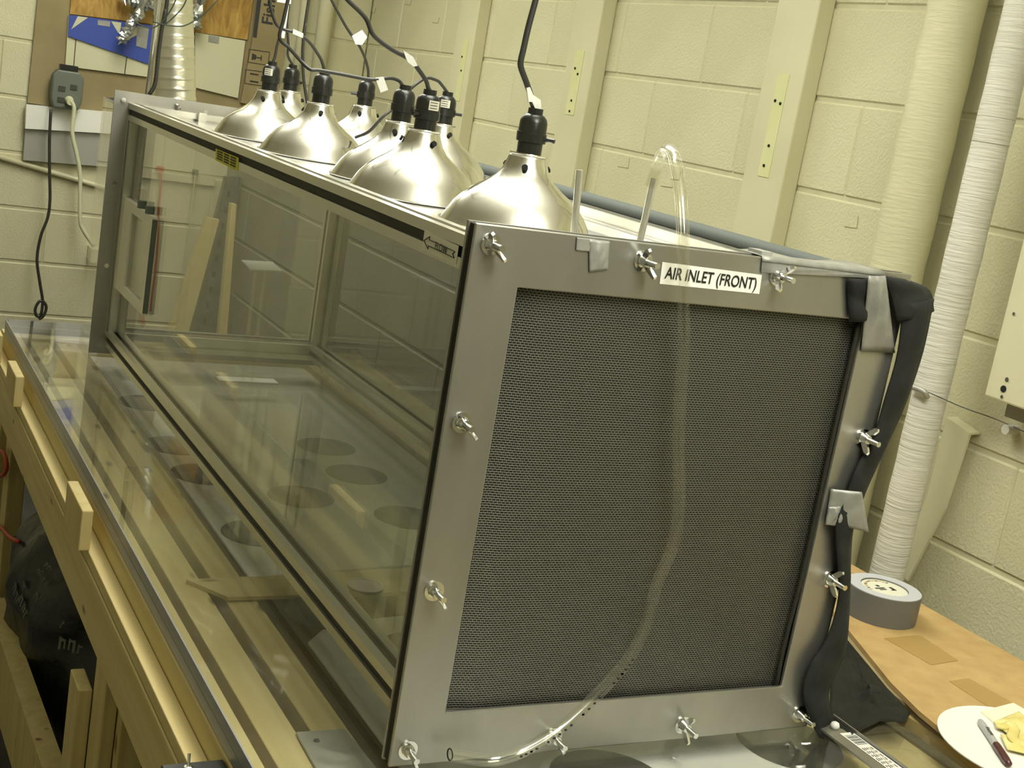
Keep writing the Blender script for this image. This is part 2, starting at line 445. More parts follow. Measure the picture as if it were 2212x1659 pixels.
# small tooling marks pressed into single blocks of the right wall
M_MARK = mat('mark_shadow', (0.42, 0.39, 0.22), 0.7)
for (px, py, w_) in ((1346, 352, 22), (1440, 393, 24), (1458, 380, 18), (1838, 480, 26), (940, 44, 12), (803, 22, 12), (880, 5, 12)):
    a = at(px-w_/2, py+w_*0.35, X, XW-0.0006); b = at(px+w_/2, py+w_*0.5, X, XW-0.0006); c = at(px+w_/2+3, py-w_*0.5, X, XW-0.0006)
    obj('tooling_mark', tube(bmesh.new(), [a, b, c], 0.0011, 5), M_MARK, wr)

# upright painted conduits in the far corner
for k, (px, rr) in enumerate(((652, 0.016), (700, 0.03))):
    p = at(px, 60, Y, YW-0.03)
    obj('trim_%d' % (4+k), tube(bmesh.new(), [(p.x, YW-0.03, 1.3), (p.x, YW-0.03, ZC)], rr, 14), M_WALLP, kind='structure', smooth=True)
# slanted painted raceway on the far wall, left of the tunnel
a = at(-40, 328, Y, YW-0.012); b = at(225, 405, Y, YW-0.012); c = at(300, 432, Y, YW-0.012)
obj('trim_6', tube(bmesh.new(), [a, b, c], 0.010, 10), M_WALLP, kind='structure', smooth=True)

# ------------------------------------------------------------------ workbench
SB = empty('workbench', (0.5, 0.9, 0.0), 'rough pine workbench carrying the clear sheets and the tunnel', 'workbench')
YB0, YB1 = -0.62, 2.26
obj('deck', B(-0.15, 0.80, YB0, YB1, 0.775, 0.79), M_PLY, SB)
obj('side_deck', B(0.80, 1.165, YB0, 0.90, 0.872, 0.89), M_PLY, SB)
obj('rim_board', B(-0.150, -0.112, YB0, YB1, 0.70, 0.865), M_PINEY, SB, bevel=0.002)
obj('ledger', B(-0.175, -0.1505, YB0, YB1-0.02, 0.809, 0.829), M_PINEY, SB, bevel=0.0015)
obj('outer_board', B(-0.177, -0.1505, YB0, YB1-0.04, 0.715, 0.8075), M_PINEY, SB, bevel=0.002)
obj('plank', B(-0.092, -0.046, YB0, YB1, 0.80, 0.856), M_PINEY, SB, bevel=0.0015)
obj('plank', B(-0.026, 0.021, YB0, YB1-0.05, 0.80, 0.854), M_PINEY, SB, bevel=0.0015)
obj('plank', B(0.60, 0.70, YB0, YB1, 0.80, 0.860), M_PINEY, SB, bevel=0.0015)
obj('plank', B(0.72, 0.80, YB0, YB1, 0.80, 0.858), M_PINEY, SB, bevel=0.0015)
obj('rim_board', B(1.13, 1.165, YB0, 0.90, 0.72, 0.871), M_PINEY, SB)
# cross pieces that show through the sheet
p0, p1, p2, p3 = at(402, 1258, Z, 0.858), at(620, 1212, Z, 0.858), at(640, 1290, Z, 0.858), at(492, 1296, Z, 0.858)
bm = prism(bmesh.new(), [(p0.x, p0.y, 0.8565), (p3.x, p3.y, 0.8565), (0.59, p3.y, 0.8565), (0.59, p0.y+0.05, 0.8565)], (0, 0, 0.006))
obj('cross_board', bm, M_PINEX, SB)
obj('cross_board', B(-0.11, 0.80, 2.18, 2.215, 0.79, 0.864), M_PINEX, SB)
obj('cross_board', B(0.02, 0.60, -0.60, -0.52, 0.80, 0.860), M_PINEX, SB)
# stop blocks at the edge of the sheets
for (y0, y1) in ((0.833, 0.98), (1.66, 1.80), (2.04, 2.19)):
    obj('stop_block', B(-0.1905, -0.1725, y0, y1, 0.8295, 0.897), M_PINEZ, SB, bevel=0.002)
# legs (each of two boards) and braces
def leg(x0, x1, y0, y1, z1):
    obj('leg', B(x0, x1, y0, y1, 0.0, z1), M_PINEZ, SB, bevel=0.002)
leg(-0.194, -0.1725, 0.705, 0.78, 0.652); leg(-0.1720, -0.1515, 0.625, 0.705, 0.7145); leg(-0.150, -0.112, 0.60, 0.70, 0.6995)
leg(-0.150, -0.112, 2.12, 2.20, 0.6995)
leg(-0.150, -0.112, 1.92, 2.00, 0.6995)
leg(1.09, 1.128, -0.5, -0.41, 0.871); leg(1.09, 1.128, 0.78, 0.87, 0.871)
leg(-0.150, -0.112, -0.60, -0.51, 0.6995)
leg(0.55, 0.59, 2.12, 2.20, 0.7745); leg(0.55, 0.59, -0.6, -0.51, 0.7745)
bq = [at(-80, 1300, X, -0.20), at(-30, 1290, X, -0.20), at(98, 1680, X, -0.20), at(32, 1680, X, -0.20)]
obj('brace', prism(bmesh.new(), bq, (0.038, 0, 0)), M_PINEZ, SB)

# ------------------------------------------------------------------ clear sheets and what lies under them
XA0, XA1, YA0, YA1 = -0.148, 0.795, -0.60, 2.215
for k, (z0, z1, lab) in enumerate(((0.866, 0.8825, 'lower clear acrylic sheet lying directly on the pine rim of the bench'),
                                   (0.8835, 0.900, 'upper clear acrylic sheet that the metal framed tunnel stands on'))):
    t = empty('acrylic_sheet', ((XA0+XA1)/2, (YA0+YA1)/2, z0), lab, 'acrylic sheet')
    obj('sheet_face', B(XA0+0.002, XA1, YA0, YA1-0.002, z0, z1), G_ACR if k else G_ACR2, t)
    obj('sawn_edge', B(XA0, XA0+0.002, YA0, YA1, z0, z1), G_EDGE, t, label='cloudy grey sawn edge')
    obj('sawn_edge', B(XA0+0.002, XA1, YA1-0.002, YA1, z0, z1), G_EDGE, t, label='cloudy grey sawn edge')

def holed(px, py): 
    p = at(px, py, Z, 0.864); return p.x, p.y
def disc_panel(name, poly, lab, discs, z=0.8635, thick=0.0035, cat='board'):
    t = empty(name, (sum(p[0] for p in poly)/len(poly), sum(p[1] for p in poly)/len(poly), z-thick), lab, cat)
    obj('board', prism(bmesh.new(), [(x, y, z-thick) for x, y in poly], (0, 0, thick)), M_PANEL, t)
    for (x, y, r) in discs:
        obj('dark_disc', lathe(bmesh.new(), [(r, 0), (r, 0.001)], (x, y, z+0.0002), 40, True), M_DISC, t, label='round dark grey disc')
    return t
D = [holed(310, 870), holed(372, 962), holed(432, 1024), holed(548, 1152), holed(696, 1322)]
discs = [(x+0.008, y, 0.062) for x, y in D] + [(x, y, 0.062) for x, y in (holed(650, 1073), holed(770, 1025), holed(705, 965), holed(880, 1118))]
q0, q1, q2, q3 = at(212, 815, Z, .864), at(522, 1246, Z, .864), at(650, 1212, Z, .864), at(380, 800, Z, .864)
disc_panel('disc_board', [(q1.x+0.012, q1.y), (0.57, q1.y+0.07), (0.57, 2.02), (q1.x+0.012, 2.02)],
           'long white board with rows of dark round discs under the tunnel', [d for d in discs if d[1] > 0.66])
fx0, fy = at(1180, 1650, Z, .864), 0
disc_panel('disc_board', [(0.045, -0.30), (0.62, -0.30), (0.62, 0.52), (0.10, 0.46), (0.045, 0.40)],
           'shorter white board with dark discs beneath the mesh inlet end', [d for d in discs if d[1] <= 0.66 and d[1] > 0.3] +
           [(holed(1700, 1600)[0], holed(1700, 1600)[1]-0.005, 0.072), (holed(1300, 1668)[0], holed(1300, 1668)[1]-0.02, 0.075), (holed(905, 1400)[0], holed(905, 1400)[1], 0.055)], z=0.8625)
g = [at(640, 1582, Z, .861), at(745, 1575, Z, .861), at(838, 1690, Z, .861), at(700, 1690, Z, .861)]
gp = empty('metal_plate', g[0]*0.5+g[2]*0.5, 'small grey galvanised plate under the clear sheet beside the plank', 'plate')
obj('plate', prism(bmesh.new(), [(p.x, p.y, 0.8585) for p in g], (0, 0, 0.003)), M_GALV, gp)
pc = at(684, 1600, Z, .862); obj('screw_head', lathe(bmesh.new(), [(0.004, 0), (0.003, 0.002)], (pc.x, pc.y, 0.8616), 12, True), M_STEELD, gp)

# ------------------------------------------------------------------ the wind tunnel
PW, PH, ZB, LT = 0.5994, 0.6086, 0.900, 1.9059
ZT = ZB+PH
TX = empty('wind_tunnel', (PW/2, LT/2, ZB), 'long glass sided wind tunnel with aluminium frame and mesh air inlet', 'wind tunnel')
IX, IZ = 0.0594, 0.0617
def plate(name, y0, y1, ix, iz, m, par=TX, x0=0, x1=PW, z0=ZB, z1=ZT, **k):
    bm = bmesh.new()
    o = [(x0, z0), (x1, z0), (x1, z1), (x0, z1)]; i = [(x0+ix, z0+iz), (x1-ix, z0+iz), (x1-ix, z1-iz), (x0+ix, z1-iz)]
    V = {}
    for nm, pts in (('o', o), ('i', i)):
        for s, y in ((0, y0), (1, y1)):
            V[nm, s] = [bm.verts.new((p[0], y, p[1])) for p in pts]
    for j in range(4):
        k2 = (j+1) % 4
        bm.faces.new((V['o', 0][j], V['o', 0][k2], V['i', 0][k2], V['i', 0][j]))
        bm.faces.new((V['o', 1][k2], V['o', 1][j], V['i', 1][j], V['i', 1][k2]))
        bm.faces.new((V['o', 0][k2], V['o', 0][j], V['o', 1][j], V['o', 1][k2]))
        bm.faces.new((V['i', 0][j], V['i', 0][k2], V['i', 1][k2], V['i', 1][j]))
    return obj(name, bm, m, par, **k)
inlet = plate('inlet_plate', 0.0, 0.005, IX, IZ, M_AL, bevel=0.0012)
plate('gasket', 0.0052, 0.0175, 0.045, 0.045, M_GASKET, x0=0.002, x1=PW-0.002, z0=ZB+0.002, z1=ZT-0.002)
plate('flange', 0.0177, 0.0225, 0.05, 0.05, M_AL)
outlet = plate('outlet_plate', LT, LT+0.005, IX+0.005, IZ+0.003, M_AL)
# inlet screen, slightly bulged
def bulge(u, v):
    e = min(u, 1-u, 0.25)/0.25
    return Vector((0, -0.006*math.sin(math.pi*u)*math.sin(math.pi*v)+0.006*(1-e)*math.exp(-((u-0.02)/0.05)**2), 0))
obj('mesh_screen', patch(bmesh.new(), [(IX-0.004, 0.0115, ZT-IZ+0.004), (PW-IX+0.004, 0.0115, ZT-IZ+0.004), (PW-IX+0.004, 0.0115, ZB+IZ-0.004), (IX-0.004, 0.0115, ZB+IZ-0.004)], 24, 24, bulge), M_MESH, TX, smooth=True)
# dark piping along the right side of the screen
obj('screen_piping', tube(bmesh.new(), smooth_path([(PW-IX-0.006, 0.002, ZT-IZ-0.004), (PW-IX-0.007, 0.002, 1.30), (PW-IX-0.006, 0.002, 1.12), (PW-IX-0.010, 0.002, 1.02), (PW-IX-0.008, 0.002, ZB+IZ+0.004)], 6), 0.0028, 8), M_GASKET, TX, smooth=True)

# slotted aluminium extrusion
def tslot(name, axis, a0, a1, c, s=0.038, sl=0.0125, dp=0.010):
    h = s/2; q = sl/2; e = h-dp
    prof = []
    base = [(-h, -h), (-q, -h), (-q, -e), (q, -e), (q, -h)]
    for k in range(4):
        cs, sn = [(1, 0), (0, 1), (-1, 0), (0, -1)][k]
        prof += [(x*cs-y*sn, x*sn+y*cs) for x, y in base]
    def P(u, v, t):
        if axis == 1: return (c[0]+u, t, c[1]+v)
        if axis == 2: return (c[0]+u, c[1]+v, t)
        return (t, c[0]+u, c[1]+v)
    bm = prism(bmesh.new(), [P(u, v, a0) for u, v in prof], Vector(P(0, 0, a1))-Vector(P(0, 0, a0)))
    return obj(name, bm, M_RAIL, TX)
RX0, RX1 = 0.033+0.019, PW-0.033-0.019
RZ0, RZ1 = 0.921+0.019, 1.4465+0.019
for x in (RX0, RX1):
    for z in (RZ0, RZ1): tslot('rail', 1, 0.0227, LT-0.0002, (x, z))
for x in (RX0, RX1):
    for y in (0.0227+0.019, LT-0.0192): tslot('post', 2, RZ0+0.0192, RZ1-0.0192, (x, y))
for y in (0.0227+0.019, LT-0.0192):
    for z in (RZ0, RZ1): tslot('cross_rail', 0, RX0+0.0192, RX1-0.0192, (y, z))
# dark strip standing in for shade in the outer slots of the left rails
for z in (RZ0, RZ1):
    obj('slot_shade', B(0.0380, 0.0428, 0.024, LT-0.001, z-0.0060, z+0.0060), M_SLOT, TX)
# panes
left = obj('side_pane', B(RX0-0.002, RX0+0.002, 0.05, LT-0.026, RZ0+0.010, RZ1-0.010), G_PANE, TX)
obj('side_pane', B(RX1-0.002, RX1+0.002, 0.05, LT-0.026, RZ0+0.010, RZ1-0.010), G_PANE, TX)
ZR = RZ1+0.002
obj('roof_pane', B(RX0+0.010, RX1-0.010, 0.05, LT-0.026, RZ1-0.002, ZR), G_ROOF, TX)
# access hatch in the left pane
hy0, hy1, hz0, hz1 = 1.575, 1.875, 1.065, 1.275
hat = plate('access_hatch', 0, 0.012, 0.03, 0.02, M_FRAMEW, x0=0, x1=1, z0=0, z1=1)
bpy.data.objects.remove(hat)
def hatch():
    bm = bmesh.new()
    xh0, xh1 = RX0-0.014, RX0-0.003
    box(bm, xh0, xh1, hy0, hy1, hz1-0.022, hz1); box(bm, xh0, xh1, hy0, hy1, hz0, hz0+0.022)
    box(bm, xh0, xh1, hy0, hy0+0.03, hz0+0.022, hz1-0.022); box(bm, xh0, xh1, hy1-0.09, hy1, hz0+0.022, hz1-0.022)
    h = obj('access_hatch', bm, M_FRAMEW, TX, label='cream plastic framed hatch')
    obj('hinge', B(xh0, xh1, hy0-0.0016, hy0-0.0002, hz0+0.005, hz1-0.005), M_GREYB, h)
    for yy in (hy0+0.05, hy0+0.13): obj('knob', tube(bmesh.new(), [(xh0+0.004, yy, hz1), (xh0+0.004, yy, hz1+0.016)], 0.010, 12), M_GREYB, h)
    obj('hatch_pane', B(xh0+0.004, xh0+0.006, hy0+0.03, hy1-0.09, hz0+0.022, hz1-0.022), G_TAPE, h)
hatch()

# wing nuts with bolts and washers on the inlet plate
def disc_y(bm, c, r, y0, y1, seg=20):
    return tube(bm, [(c[0], y0, c[1]), (c[0], y1, c[1])], r, seg)
def wing_nut(x, z, ang, blen=0.030):
    bm = bmesh.new()
    tube(bm, [(x, -0.0022, z), (x, -0.012, z)], [0.0075, 0.0052], 16)
    for s in (0, math.pi):
        ca, sa = math.cos(ang+s), math.sin(ang+s)
        pts = [(0.004, -0.003), (0.007, -0.003), (0.0165, -0.0135), (0.0175, -0.0190), (0.0145, -0.0205), (0.009, -0.0165), (0.004, -0.010)]
        th = Vector((-sa, 0, ca))*0.0032
        prism(bm, [Vector((x+u*ca, v, z+u*sa))-th/2 for u, v in pts], th)
    nut = obj('wing_nut', bm, M_CHROME, TX, smooth=2)
    obj('washer', disc_y(bmesh.new(), (x, z), 0.0115, -0.0018, -0.0001, 24), M_CHROME, nut, smooth=2)
    obj('bolt', disc_y(bmesh.new(), (x, z), 0.0035, -0.0120, -blen, 12), M_CHROME, nut, smooth=2)
MBT = 0.0197; WB = PW-2*MBT; HB = PH-2*MBT
k = 0
angs = [2.2, 2.0, 1.1, 0.7, 2.3, 1.3, 2.1, 1.5, 2.0, 2.1, 1.55, 2.6]
for j in range(4):
    for i in range(4):
        if 0 < i < 3 and 0 < j < 3: continue
        zz = ZT-MBT-HB*j/3; xx = MBT+WB*i/3
        if (i, j) != (3, 0): wing_nut(xx, zz, angs[k], 0.030 if i else 0.027)
        k += 1
# bolt heads down the outlet plate
for j in range(4):
    for i in range(4):
        if 0 < i < 3 and 0 < j < 3: continue
        z = ZT-MBT-HB*j/3; x = MBT+WB*i/3
        bm = disc_y(bmesh.new(), (x, z), 0.006, LT-0.0055, LT-0.0002, 6)
        o = obj('bolt_head', bm, M_CHROME, TX)
# labels
A0, A1, A2, A3 = [at(*q, Y, -0.0006) for q in ((1431, 566), (1646, 594), (1640, 635), (1425, 613))]
lab = obj('inlet_label', prism(bmesh.new(), [A0, A1, A2, A3], (0, 0.0005, 0)), M_WHITE, TX, label='white label reading AIR INLET (FRONT)')
ux = (A1-A0).normalized(); uy = (A0-A3).normalized()
cc = (A0+A1+A2+A3)/4
uyp = (uy-ux*uy.dot(ux)).normalized()
lettering('AIR INLET (FRONT)', M_INK, lab, cc+Vector((0, -0.0005, 0)), ux, uyp, 0.0185, 0.0002, bold=0.014, sx=0.80)
F = [at(*q, X, 0.0322) for q in ((917, 498), (990, 531), (984, 571), (911, 541))]
fl = obj('flow_label', prism(bmesh.new(), F, (0.0006, 0, 0)), M_LABEL, TX, label='pale label with an arrow and the word FLOW')
fu = (F[1]-F[0]).normalized(); fv = Vector((0, 0, 1)); fc = (F[0]+F[1]+F[2]+F[3])/4
hw = (F[1]-F[0]).length/2; hh = (F[0]-F[3]).length/2
def fpt(u, v): return fc + fu*u*hw + fv*v*hh + Vector((-0.0006, 0, 0))
arrow = [(-0.93, 0.0), (-0.62, 0.62), (-0.62, 0.30), (0.90, 0.30), (0.78, 0.0), (0.90, -0.30), (-0.62, -0.30), (-0.62, -0.62)]
bm = bmesh.new()
for i in range(len(arrow)):
    p, q = fpt(*arrow[i]), fpt(*arrow[(i+1) % len(arrow)])
    tube(bm, [p, q], 0.0005, 5)
obj('arrow', bm, M_INK, fl)
lettering('FLOW', M_INK, fl, fc+fu*0.12*hw+Vector((-0.0007, 0, 0)), fu, fv, 0.0120, 0.0003, bold=0.012)
S = [at(*q, X, 0.0322) for q in ((466, 321), (515, 341), (513, 370), (465, 346))]
st = obj('warning_sticker', prism(bmesh.new(), S, (0.0006, 0, 0)), M_YEL, TX, label='small yellow sticker with dark print')
for t_ in (0.2, 0.4, 0.6, 0.8):
    for (s0, s1) in ((0.08, 0.34), (0.40, 0.62), (0.68, 0.92)):
        a = (S[0].lerp(S[3], t_)).lerp(S[1].lerp(S[2], t_), s0); b = (S[0].lerp(S[3], t_)).lerp(S[1].lerp(S[2], t_), s1)
        n_ = Vector((-0.0003, 0, 0)); up = (S[0]-S[3]).normalized()*0.0026
        obj('print_line', prism(bmesh.new(), [a+n_, b+n_, b+n_+up, a+n_+up], (-0.0002, 0, 0)), M_INK, st)

# duct tape stuck to the inlet plate
def tape(name, px, y=-0.0012, th=0.0009, wr=0.0015, lab='grey duct tape', ydep=None):
    ys = ydep or [y]*4
    q = [at(p[0], p[1], Y, ys[i]) for i, p in enumerate(px)]
    bm = patch(bmesh.new(), q, 10, 10, lambda u, v: Vector((0, -wr*abs(math.sin(7*u+5*v))*math.sin(math.pi*u)*math.sin(math.pi*v), 0)))
    return obj(name, bm, M_DUCTT, TX, smooth=True, solid=th, label=lab)
tape('tape_patch', ((1246, 513), (1290, 517), (1286, 545), (1244, 541)), wr=0.0004)
tape('tape_patch', ((1272, 516), (1317, 521), (1313, 583), (1273, 588)), wr=0.004)
tape('tape_strip', ((1646, 561), (1905, 594), (1900, 602), (1644, 590)), y=-0.0016, wr=0.0012)
bm = bmesh.new()
rows = []
for i in range(13):
    u = i/12; p = at(1646+u*265, 560+u*33, Y, -0.0016)
    rows.append([Vector((p.x, -0.003, p.z-0.002)), Vector((p.x, 0.0, p.z+0.0035)), Vector((p.x, 0.02, p.z+0.004)), Vector((p.x, 0.045, p.z+0.003+0.003*math.sin(9*u)))])
sheet(bm, rows); obj('tape_strip', bm, M_DUCTT, TX, smooth=True, solid=0.001, label='grey duct tape folded over the top edge')
tape('tape_strip', ((1876, 596), (1913, 596), (1933, 762), (1860, 760)), wr=0.007, ydep=[-0.018, -0.022, -0.004, -0.003])
tape('tape_patch', ((1795, 1056), (1862, 1063), (1877, 1150), (1783, 1128)), wr=0.004, ydep=[-0.003, -0.022, -0.024, -0.003])
tape('tape_patch', ((1790, 1095), (1815, 1094), (1830, 1140), (1783, 1133)), wr=0.006, ydep=[-0.006, -0.012, -0.014, -0.006])
# metal lip by the rod and clip at the far end of the strip
p = at(1634, 553, Y, 0.02); obj('clip', B(p.x-0.006, p.x+0.010, 0.004, 0.03, ZT+0.0002, ZT+0.006), M_GALV, TX)
# small latch brackets at the outlet end of the roof
for (px, py) in ((432, 250), (436, 278)):
    p = at(px, py, Z, 1.49 if py < 260 else 1.475)
    bm = tube(bmesh.new(), [(p.x, LT-0.003, p.z+0.004), (p.x+0.004, LT-0.018, p.z)], 0.005, 8); obj('latch', bm, M_CHROME, TX)
bm = bmesh.new(); p = at(430, 262, Y, LT-0.04); box(bm, p.x-0.005, p.x+0.012, LT-0.055, LT-0.04, 1.466, 1.488); obj('latch_block', bm, M_RAIL, TX)

# ------------------------------------------------------------------ things on the tunnel roof
def rod(px0, px1, y, lab, r=0.0042):
    a = at(*px0, Y, y); b = at(*px1, Y, y)
    dd = (b-a).normalized()
    zb = ZR+0.0005
    a2 = a + dd*((zb-a.z)/dd.z)
    return obj('metal_rod', tube(bmesh.new(), [a2, b], r, 12), M_RAIL, None, smooth=2, label=lab, cat='rod', group=None), b
rod((1240, 505), (1252, 367), 0.12, 'bare upright metal rod beside the dome lamp at the inlet end')
r2, rtop = rod((1382, 522), (1413, 385), 0.12, 'upright metal rod that the clear tubing is pushed onto')
tp = [at(1405, 405, Y, 0.12), at(1418, 365, Y, 0.12), at(1430, 332, Y, 0.10), at(1443, 322, Y, 0.075), at(1456, 338, Y, 0.045), at(1468, 400, Y, 0.012), at(1474, 480, Y, -0.012),
      at(1476, 560, Y, -0.022), at(1476, 640, Y, -0.022), at(1478, 740, Y, -0.018), at(1470, 860, Y, -0.018), at(1466, 960, Y, -0.018), at(1468, 1060, Y, -0.018), at(1464, 1130, Y, -0.018), at(1450, 1190, Y, -0.018),
      at(1420, 1260, Y, -0.018), at(1396, 1350, Y, -0.018), at(1360, 1420, Y, -0.018), at(1300, 1490, Y, -0.02), at(1215, 1570, Y, -0.028), at(1130, 1622, Y, -0.035), at(1060, 1642, Y, -0.03), at(972, 1630, Y, -0.02)]
TB = empty('clear_tubing', tp[-1], 'clear plastic tubing arching over the plate and hanging before the mesh', 'tubing')
sp_ = smooth_path(tp, 7)
bm = tube(bmesh.new(), sp_, 0.0072, 14, cap=False); tube(bm, sp_, 0.0050, 12, cap=False)
obj('tube_wall', bm, G_TUBE, TB, smooth=True)
e0, e1 = sp_[-1], sp_[-2]
bm = bmesh.new(); tube(bm, [e0, e0+(e0-e1).normalized()*0.001], 0.0073, 18)
obj('cut_end', tube(bmesh.new(), [e0+ (Vector((math.cos(k_*math.pi/10)*0.0, math.cos(k_*math.pi/10)*0.0065, math.sin(k_*math.pi/10)*0.0065))) for k_ in range(21)], 0.0008, 6), M_GASKET, TB)
bm.free()
# faint dark print along the tube near its end
for i in range(0, 26):
    t_ = 0.775+0.0058*i
    p = sp_[int(t_*(len(sp_)-1))]
    if i in (7, 8, 14, 20): continue
    obj('print_mark', B(p.x-0.0016, p.x+0.0016, p.y-0.0077, p.y-0.0073, p.z-0.0012, p.z+0.0012), M_INK, TB)

fp = [at(1232, 452, X, 0.585), at(1640, 566, X, 0.585)]
obj('foam_tube', tube(bmesh.new(), [(0.5785, 1.55, 1.4905), (0.5785, 0.026, 1.4905)], 0.0125, 20), M_FOAM, None, smooth=2,
    label='dark grey foam tube lying along the far top rail of the tunnel', cat='foam tube')

# dome clamp lamps
DOME = [(0.024, 0.100), (0.0265, 0.092), (0.031, 0.080), (0.039, 0.069), (0.052, 0.059), (0.066, 0.0495), (0.078, 0.039), (0.088, 0.027), (0.0955, 0.014), (0.101, 0.004), (0.1035, 0.0), (0.105, 0.001), (0.1055, 0.0025), (0.1045, 0.004)]
def dome_mesh():
    bm = bmesh.new()
    pr = []
    for i in range(len(DOME)-1):
        for t_ in (0, 0.5): pr.append((DOME[i][0]+(DOME[i+1][0]-DOME[i][0])*t_, DOME[i][1]+(DOME[i+1][1]-DOME[i][1])*t_))
    pr.append(DOME[-1])
    lathe(bm, [(0.018, 0.1005)]+pr, (0, 0, 0), 64)
    for f in bm.faces: f.smooth = True
    me = bpy.data.meshes.new('reflector'); bm.to_mesh(me); bm.free(); me.materials.append(M_LAMP)
    return me
def sock_mesh():
    bm = bmesh.new()
    pr = [(0.0165, 0.0), (0.0165, 0.016), (0.0195, 0.0165), (0.0198, 0.0285), (0.0185, 0.029), (0.0182, 0.042), (0.0165, 0.0475), (0.0125, 0.0515), (0.0100, 0.0525), (0.0098, 0.0600), (0.0030, 0.0602)]
    lathe(bm, pr, (0, 0, 0.1005), 28, True)
    for f in bm.faces: f.smooth = True
    me = bpy.data.meshes.new('socket'); bm.to_mesh(me); bm.free(); me.materials.append(M_BLACK)
    me.set_sharp_from_angle(angle=math.radians(40))
    return me
def simple(name, bm, m):
    me = bpy.data.meshes.new(name); bm.to_mesh(me); bm.free(); me.materials.append(m); return me
ME_DOME, ME_SOCK = dome_mesh(), sock_mesh()
def lining_mesh():
    bm = lathe(bmesh.new(), [(max(r-0.0018, 0.016), z-0.0006) for r, z in DOME[:10]], (0, 0, 0), 40)
    for f in bm.faces: f.smooth = True
    me = bpy.data.meshes.new('inner_lining'); bm.to_mesh(me); bm.free(); me.materials.append(M_LINING)
    return me
ME_LINE = lining_mesh()
ME_KNOB = simple('switch_knob', tube(bmesh.new(), [(0.017, 0, 0.123), (0.032, 0, 0.123)], 0.003, 10), M_BLACK)
ME_COLLAR = simple('collar', lathe(bmesh.new(), [(0.0245, 0.0), (0.0250, 0.001), (0.0245, 0.0025), (0.018, 0.003)], (0, 0, 0.0995), 32), M_LAMP)
vh = bmesh.new(); tube(vh, [(0.030, 0, 0.0835), (0.0338, 0, 0.0853)], 0.0042, 14); ME_HOLE = simple('vent_hole', vh, M_HOLE)
def child(name, me, parent, rz=0.0):
    o = bpy.data.objects.new(name, me); sc.collection.objects.link(o); o.parent = parent; o.rotation_euler.z = rz
    return o
def lamp(x, y, label, cord, knob=0.2, holes=(0.0,), sticker=None, tags=(), cmat=None, crad=0.0030, z=ZR+0.0008, tilt=(0, 0)):
    t = empty('dome_lamp', (x, y, z), label, 'lamp', 'dome lamps on the tunnel roof')
    child('reflector', ME_DOME, t)
    child('inner_lining', ME_LINE, t)
    s = child('socket', ME_SOCK, t)
    child('switch_knob', ME_KNOB, s, knob)
    child('collar', ME_COLLAR, t)
    va = math.atan2(CAM.y-y, CAM.x-x)
    for h in range(3): child('vent_hole', ME_HOLE, t, va+holes[0]+h*2*math.pi/3)
    if sticker is not None:
        bm = bmesh.new(); rows = []
        for j in range(2):
            rows.append([Vector((0.0188*math.cos(a_), 0.0188*math.sin(a_), 0.1005+0.031+j*0.014)) for a_ in [va+sticker+d*0.16 for d in range(-3, 4)]])
        sheet(bm, rows)
        me = simple('rating_sticker', bm, M_LABEL)
        so = child('rating_sticker', me, s)
        for kk in range(3):
            bm = bmesh.new(); rr = []
            for j in range(2): rr.append([Vector((0.0190*math.cos(a_), 0.0190*math.sin(a_), 0.1005+0.0335+kk*0.004+j*0.0011)) for a_ in [va+sticker+d*0.13 for d in range(-3, 3)]])
            sheet(bm, rr); child('print_line', simple('print_line', bm, M_INK), t).parent = s
    if cord:
        pts = [Vector((x, y, z+0.158))]
        for c in cord: pts.append(at(c[0], c[1], Y, c[2] if len(c) > 2 else y))
        sp = smooth_path(pts, 6)
        if pts[-1].z > 1.66:
            e_ = (pts[-1]-pts[-2]).normalized()
            for q_ in range(1, 6): sp.append(sp[-1]+(e_.lerp(Vector((0, 0, 1)), q_/5))*0.05)
            sp.append(Vector((sp[-1].x, sp[-1].y, ZC-0.001)))
        co = obj('cord', tube(bmesh.new(), sp, crad, 8), cmat or M_CORD, t, smooth=True)
        for (px, py, dy, shape) in tags:
            p = at(px, py, Y, y+dy)
            # white flag folded round the cord, built from its outline
            q = [at(px+sx_, py+sy_, Y, y+dy-0.004) for sx_, sy_ in shape]
            n_ = len(q)
            bm = bmesh.new()
            f = [bm.verts.new(v) for v in q]
            bm.faces.new(f)
            bmesh.ops.triangulate(bm, faces=bm.faces[:])
            obj('cord_tag', bm, M_WHITE, co, solid=0.0025, label='white paper tag')
    return t
lamp(0.235, 1.525, 'dome lamp at the outlet end with a square label on its black socket',
     [(594, 122), (598, 101), (603, 82), (611, 45), (620, 8), (626, -20)], knob=1.2, holes=(-0.35,), sticker=-0.35,
     tags=((613, 4, 0, ((-14, -6), (16, -6), (15, 5), (-15, 0))), (612, 45, 0.0, ((-7, 36), (2, 38), (12, -34), (3, -36)))))
lamp(0.372, 1.815, 'dome lamp behind the one with a square socket label at the outlet end',
     [(622, 120), (623, 96), (620, 51), (624, 10), (628, -20)], knob=0.4, holes=(-0.5,))
lamp(0.235, 1.197, 'dome lamp whose thick cord wears a white paper sleeve',
     [(697, 138), (690, 122), (668, 91), (642, 72), (602, 58), (587, 25), (583, 0), (584, -25)], knob=-2.0, holes=(0.10,),
     tags=((646, 74, 0, ((-13, -12), (9, -2), (8, 8), (-14, -1))), ))
lamp(0.450, 1.533, 'dome lamp with a folded white flag on its cord, nearer the block wall',
     [(795, 150), (787, 122), (774, 96), (754, 68), (739, 43), (716, 0), (705, -25)], knob=2.9, holes=(-0.25,),
     tags=((778, 82, 0, ((-18, -4), (4, -17), (15, -2), (4, 15), (-10, 14))), ))
